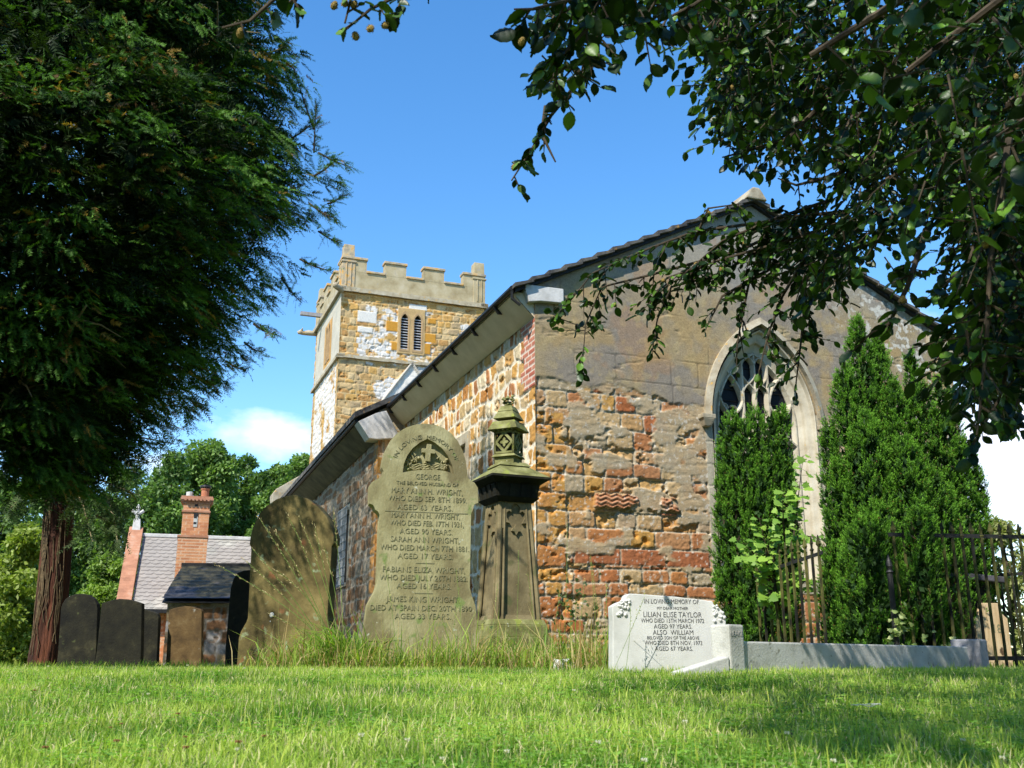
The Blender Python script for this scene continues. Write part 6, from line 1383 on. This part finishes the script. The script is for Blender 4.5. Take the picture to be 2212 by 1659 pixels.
# clover / daisy heads
def head_mesh(dead=False):
    P = rvec(60); P[:, 2] = np.abs(P[:, 2]) * (1 if not dead else -.5) ; V, F, k = stamp(T_TRI, P * .002, P + .1 * rng.normal(size=P.shape), rvec(60), rng.uniform(.007, .010, 60), .003)
    c = mixc((.62, .58, .52), (.80, .78, .74), rng.random(60)) if not dead else mixc((.28, .13, .06), (.45, .26, .14), rng.random(60)); return np_mesh('clover_head', V, F, c[k])
hw_, hd_ = head_mesh(), head_mesh(True)
for q in (hw_, hd_): q.materials.append(M_straw)
stm = MB(); stm.tube([(0, 0, -.05), (.002, 0, -.02), (0, 0, 0)], .0008, 4); sm_ = stm.mesh('stem'); M_stem = mat_noise('green_stem', [(.3, (.10, .17, .03)), (.7, (.18, .26, .06))], 20); sm_.materials.append(M_stem)
fl = [(1082, 1478, 0, 'white flower low in the grass in front of the pedestal monument'), (1240, 1492, 0, 'white flower in the lawn in front of the lump of white stone'), (1020, 1485, 0, 'white flower in front of the right edge of the tall inscribed headstone'),
 (605, 1492, 0, 'white flower in front of the big leaning headstone'), (1015, 1565, 0, 'white flower midway down the lawn below the tall inscribed headstone'), (1292, 1605, 0, 'larger pinkish white clover flower below the white marble headstone'), (1800, 1645, 0, 'white clover flower at the bottom edge below the large upright yew'),
 (2165, 1638, 0, 'white clover flower in the bottom right corner of the lawn'), (1392, 1644, 0, 'white flower at the bottom edge of the lawn right of centre'), (1095, 1625, 0, 'white flower at the bottom of the lawn below the monument'), (955, 1640, 0, 'white flower at the bottom edge left of centre'), (780, 1590, 0, 'white flower low in the lawn below the tall grass clump'),
 (512, 1620, 0, 'white flower among the dead heads at the lower left'), (210, 1462, 0, 'white flower in front of the round-topped black headstone'), (104, 1440, 0, 'tiny white flower just below the foot of the red trunk'), (405, 1438, 0, 'white flower at the foot of the small brown headstone'), (528, 1444, 0, 'white flower at the left foot of the leaning headstone'),
 (675, 1447, 0, 'white flower just below the tall grass clump'), (880, 1600, 0, 'white flower low in the lawn below the left edge of the tall inscribed headstone'), (1480, 1560, 0, 'white flower in the shaded lawn below the white headstone'), (2080, 1600, 0, 'white flower in the shaded lawn at the far right'), (320, 1500, 0, 'white flower in the sunny lawn below the dark headstones'), (1700, 1585, 0, 'white flower in the shaded lawn left of the feather'),
 (240, 1570, 1, 'uppermost left of a trio of dead clover heads, lower left lawn'), (262, 1562, 1, 'uppermost right of a trio of dead clover heads, lower left lawn'), (252, 1598, 1, 'lowest of a trio of dead clover heads, lower left lawn'), (400, 1590, 1, 'upper of a pair of dead brown clover heads right of the trio'), (402, 1612, 1, 'lower of a pair of dead brown clover heads right of the trio'),
 (98, 1612, 1, 'single dead clover head nearest the bottom left corner'), (570, 1588, 1, 'single dead brown clover head right of the pair, farthest right'), (385, 1540, 1, 'single dead clover head above the pair'), (75, 1490, 1, 'single dead clover head near the left edge of the lawn'), (515, 1600, 1, 'dead brown clover head beside a white flower at the lower left')]
for x, y, dead, lab in fl:
    d = ray(x, y); q = None
    for Y_ in np.linspace(1.8, 9, 900):
        q = CAM + d * (Y_ / d[1])
        if q[2] <= gz(q[0], q[1]) + .048: break
    e = thing('clover_flower', lab, 'flower', (q[0], q[1], float(gz(q[0], q[1]))), 'dead clover heads in the lawn' if dead else 'white flowers in the lawn')
    for nm, me in (('flower_head', hd_ if dead else hw_), ('stem', sm_)):
        o = bpy.data.objects.new(nm, me); COL.objects.link(o); o.parent = e; o.location = (0, 0, q[2] - e.location[2]); 
        if nm == 'flower_head': s_ = r.uniform(.6, 1.0); o.scale = (s_, s_, s_)
# long grass round the stones
def tuft_area(pts, n, spread, h0, h1, seed=0):
    xs, ys = [], []
    for (x, Y) in pts: p = atY(x, 1425, Y); k = int(n / len(pts)); xs.append(p[0] + rng.normal(0, spread, k)); ys.append(p[1] + rng.normal(0, spread * .5, k))
    return np.concatenate(xs), np.concatenate(ys)
X, Y = tuft_area([(620, 8.0), (660, 7.8), (700, 7.7), (760, 7.7), (820, 7.7), (900, 7.6), (970, 7.6), (1030, 7.7), (1080, 8.2), (1140, 8.4), (1180, 8.3), (1230, 8.), (1280, 7.6), (1310, 7.1), (1200, 7.5), (1100, 7.8), (1240, 7.3)], 4200, .15, 0, 0)
n = len(X); c = mixc((.10, .22, .025), (.36, .48, .07), rng.random(n)); k = rng.random(n) < .40; c[k] = mixc((.36, .24, .09), (.66, .54, .28), rng.random(k.sum()))
hh = rng.gamma(3.0, .05, n) + .05; o = blades('tall_grass', X, Y, np.minimum(hh, .55), rng.uniform(.005, .010, n), c, .8, kind='stuff', curl=.6); tag(o, 'rough uncut mixed green and straw grass round the feet of the gravestones', 'grass')
# the arching clump with seed heads
b = atY(735, 1420, 7.9); b[2] = float(gz(b[0], b[1])); TG = thing('grass_clump', 'tall arching grass clump with feathery seed heads leaning over the big leaning headstone', 'grass', tuple(b))
heads = [((700, 1330), (562, 1122), (0)), ((705, 1320), (595, 1150), 0), ((715, 1300), (625, 1120), 0), ((720, 1290), (650, 1125), 0), ((690, 1350), (545, 1185), 0), ((690, 1350), (535, 1215), 0), ((700, 1300), (600, 1235), 0), ((695, 1340), (478, 1225), 0), ((735, 1290), (700, 1180), 0), ((700, 1380), (590, 1330), 0), ((740, 1250), (720, 1110), 0), ((720, 1310), (680, 1140), 0)]
m = MB(); P, D = [], []
for (cxp, cyp), (tx, ty), _ in heads:
    Yb = 7.9 + R_.uniform(-.1, .1); s_ = b + [R_.uniform(-.05, .05), R_.uniform(-.04, .04), 0]; c_ = atY(cxp, cyp, Yb - .05); e_ = atY(tx, ty, Yb - .15); pts_ = [s_ * (1 - t) ** 2 + 2 * c_ * t * (1 - t) + e_ * t * t for t in np.linspace(0, 1, 12)]
    m.tube(pts_, list(np.linspace(.0036, .0018, 12)), 4)
    for t in np.linspace(.72, 1.03, 34):
        q = s_ * (1 - t) ** 2 + 2 * c_ * t * (1 - t) + e_ * t * t; tg = 2 * (1 - t) * (c_ - s_) + 2 * t * (e_ - c_); tg /= np.linalg.norm(tg); P.append(q + rng.normal(size=3) * .004); D.append(tg + rng.normal(size=3) * .35)
m.build('stem', M_stem, TG); P = np.array(P); n = len(P); leafmesh('seed_head', T_DIA, P, unit(np.array(D)), rvec(n), rng.uniform(.016, .030, n), rng.uniform(.005, .009, n), mixc((.38, .28, .12), (.52, .44, .24), rng.random(n)), M_straw, TG)
def ribbons(name, base, n, L0, L1, wd, spread, az0, az1, col0, col1, parent):
    V, F, C = [], [], []; K = 9; k0 = 0
    for i in range(n):
        a = R_.uniform(az0, az1); d = np.array([math.cos(a), math.sin(a), 0]); L = R_.uniform(L0, L1); s = np.array([-d[1], d[0], 0]) * R_.uniform(.6, 1.) + np.array([0, 0, R_.uniform(-.3, .3)]); q = base + np.array([R_.gauss(0, spread), R_.gauss(0, spread * .5), 0]); el = R_.uniform(1.05, 1.5); col = np.array(col0) + (np.array(col1) - col0) * R_.random(); droop = R_.uniform(1.2, 2.6)
        for j in range(K):
            w = wd * (1 - (j / (K - 1)) ** 2) + .0004; V += [q - s * w / 2, q + s * w / 2]; C += [col * (.6 + .5 * j / K)] * 2
            e = el - droop * (j / (K - 1)) ** 1.6; q = q + (d * math.cos(e) + np.array([0, 0, math.sin(e)])) * L / K
            if j < K - 1: F += [(k0, k0 + 1, k0 + 3, k0 + 2)]
            k0 += 2
    return link(name, np_mesh(name, np.array(V), np.array(F), np.array(C)), M_grass, parent)
ribbons('leaf_blade', b, 230, .25, .66, .014, .09, 1.6, 4.9, (.12, .25, .03), (.36, .50, .09), TG)
ribbons('leaf_blade', b + [.08, 0, 0], 90, .25, .5, .012, .08, -1.4, 1.2, (.12, .25, .03), (.36, .50, .09), TG)
# thin seeding stems between the monument and the white headstone
wp = atY(1210, 1420, 7.9); wp[2] = float(gz(wp[0], wp[1])); WS = thing('wild_stems', 'thin wild seeding stems and weeds standing between the monument and the white headstone', 'weeds', tuple(wp)); m = MB(); P, D = [], []
for (x0, x1, yt, Yw) in ((1215, 1225, 1130, 8.), (1160, 1140, 1240, 8.2), (1110, 1120, 1190, 8.2), (1290, 1275, 1215, 7.3), (1300, 1310, 1260, 6.9), (1180, 1210, 1270, 7.8), (1240, 1262, 1250, 7.6), (1000, 985, 1230, 7.6), (930, 915, 1150, 7.6), (860, 830, 1210, 7.6), (1050, 1075, 1260, 7.8), (1322, 1392, 1290, 6.6), (1350, 1362, 1310, 6.6), (1300, 1275, 1200, 7.2), (960, 990, 1290, 7.5)):
    a = atY(x0, 1425, Yw); a[2] = float(gz(a[0], a[1])); e = atY(x1, yt, Yw); mm = (a + e) / 2 + [.02, 0, .03]; pts_ = [a * (1 - t) ** 2 + 2 * mm * t * (1 - t) + e * t * t for t in np.linspace(0, 1, 8)]; m.tube(pts_, .0016, 4)
    for t in np.linspace(.55, 1, 16): q = a * (1 - t) ** 2 + 2 * mm * t * (1 - t) + e * t * t; P.append(q + rng.normal(size=3) * .006); D.append(rng.normal(size=3) + [0, 0, 1])
m.build('stem', M_stem, WS); P = np.array(P); n = len(P); leafmesh('seed_head', T_DIA, P, unit(np.array(D)), rvec(n), rng.uniform(.010, .022, n), rng.uniform(.004, .009, n), mixc((.22, .26, .07), (.46, .42, .18), rng.random(n)), M_straw, WS)
# low ivy weed against the church wall
for (x, y, Yw, nn, lab) in ((1235, 1310, 9.6, 90, 'scrappy low ivy at the wall foot right of the monument'), (1010, 1395, 8.3, 60, 'low dark weeds between the tall inscribed headstone and the monument')):
    q = atY(x, y, Yw); t_ = thing('weed_plant', lab, 'weeds', (q[0], q[1], .25)); P = q + rng.normal(size=(nn, 3)) * [.11, .06, .14]; P[:, 2] = np.maximum(P[:, 2], .3)
    leafmesh('foliage', T_SYC, P, unit(rng.normal(size=(nn, 3)) + [0, -.6, -.3]), unit(rng.normal(size=(nn, 3)) * .6 + [0, -1, .7]), rng.uniform(.02, .045, nn), rng.uniform(.02, .045, nn), mixc((.03, .06, .015), (.10, .15, .04), rng.random(nn)), M_leaf, t_)
# pale feather on the shaded grass
q = None; d = ray(1875, 1524)
for Y_ in np.linspace(2, 9, 900):
    q = CAM + d * (Y_ / d[1])
    if q[2] <= gz(q[0], q[1]) + .045: break
m = MB(); ff = Frame(q, 80); K = 10
for i in range(K):
    u = -.045 + .09 * i / K; w = .011 * math.sin(math.pi * (i + .5) / K) ** .6
    m.hexa([ff(u + a, b_, z) for z in (0 + .004 * math.sin(i), .0012 + .004 * math.sin(i)) for a, b_ in ((0, -w), (.0105, -w * 1.05), (.0105, w), (0, w))])
m.tube([ff(-.06, 0, .002), ff(.045, 0, .006)], .0011, 5); o = m.build('feather', M_white_marble); tag(o, 'pale grey feather lying on the shaded lawn at the right', 'feather')
print('plants ok', len(LP))

# unseen belt of trees added behind the viewpoint to shut off the low sky light
P = []
for i in range(26):
    a = R(60 + i * 240 / 25); rr = 17 + 3 * math.sin(i * 1.7); P.append(np.array([rr * math.sin(a), rr * math.cos(a), 0]) + rvec(650) * np.array([2.9, 2.9, 4.2]) * rng.uniform(.4, 1, (650, 1)) ** .5 + [0, 0, 4.3 + (i % 3) * .7])
P = np.concatenate(P); P = P[P[:, 2] > .1]; n = len(P)
o = leafmesh('sky_block_trees', T_DIA, P, rvec(n), rvec(n), rng.uniform(.5, .8, n), rng.uniform(.35, .55, n), mixc((.04, .08, .02), (.10, .18, .04), rng.random(n)), M_leaf); tag(o, 'unseen dense belt of trees added behind the viewpoint to block low sky light', 'trees', kind='stuff')
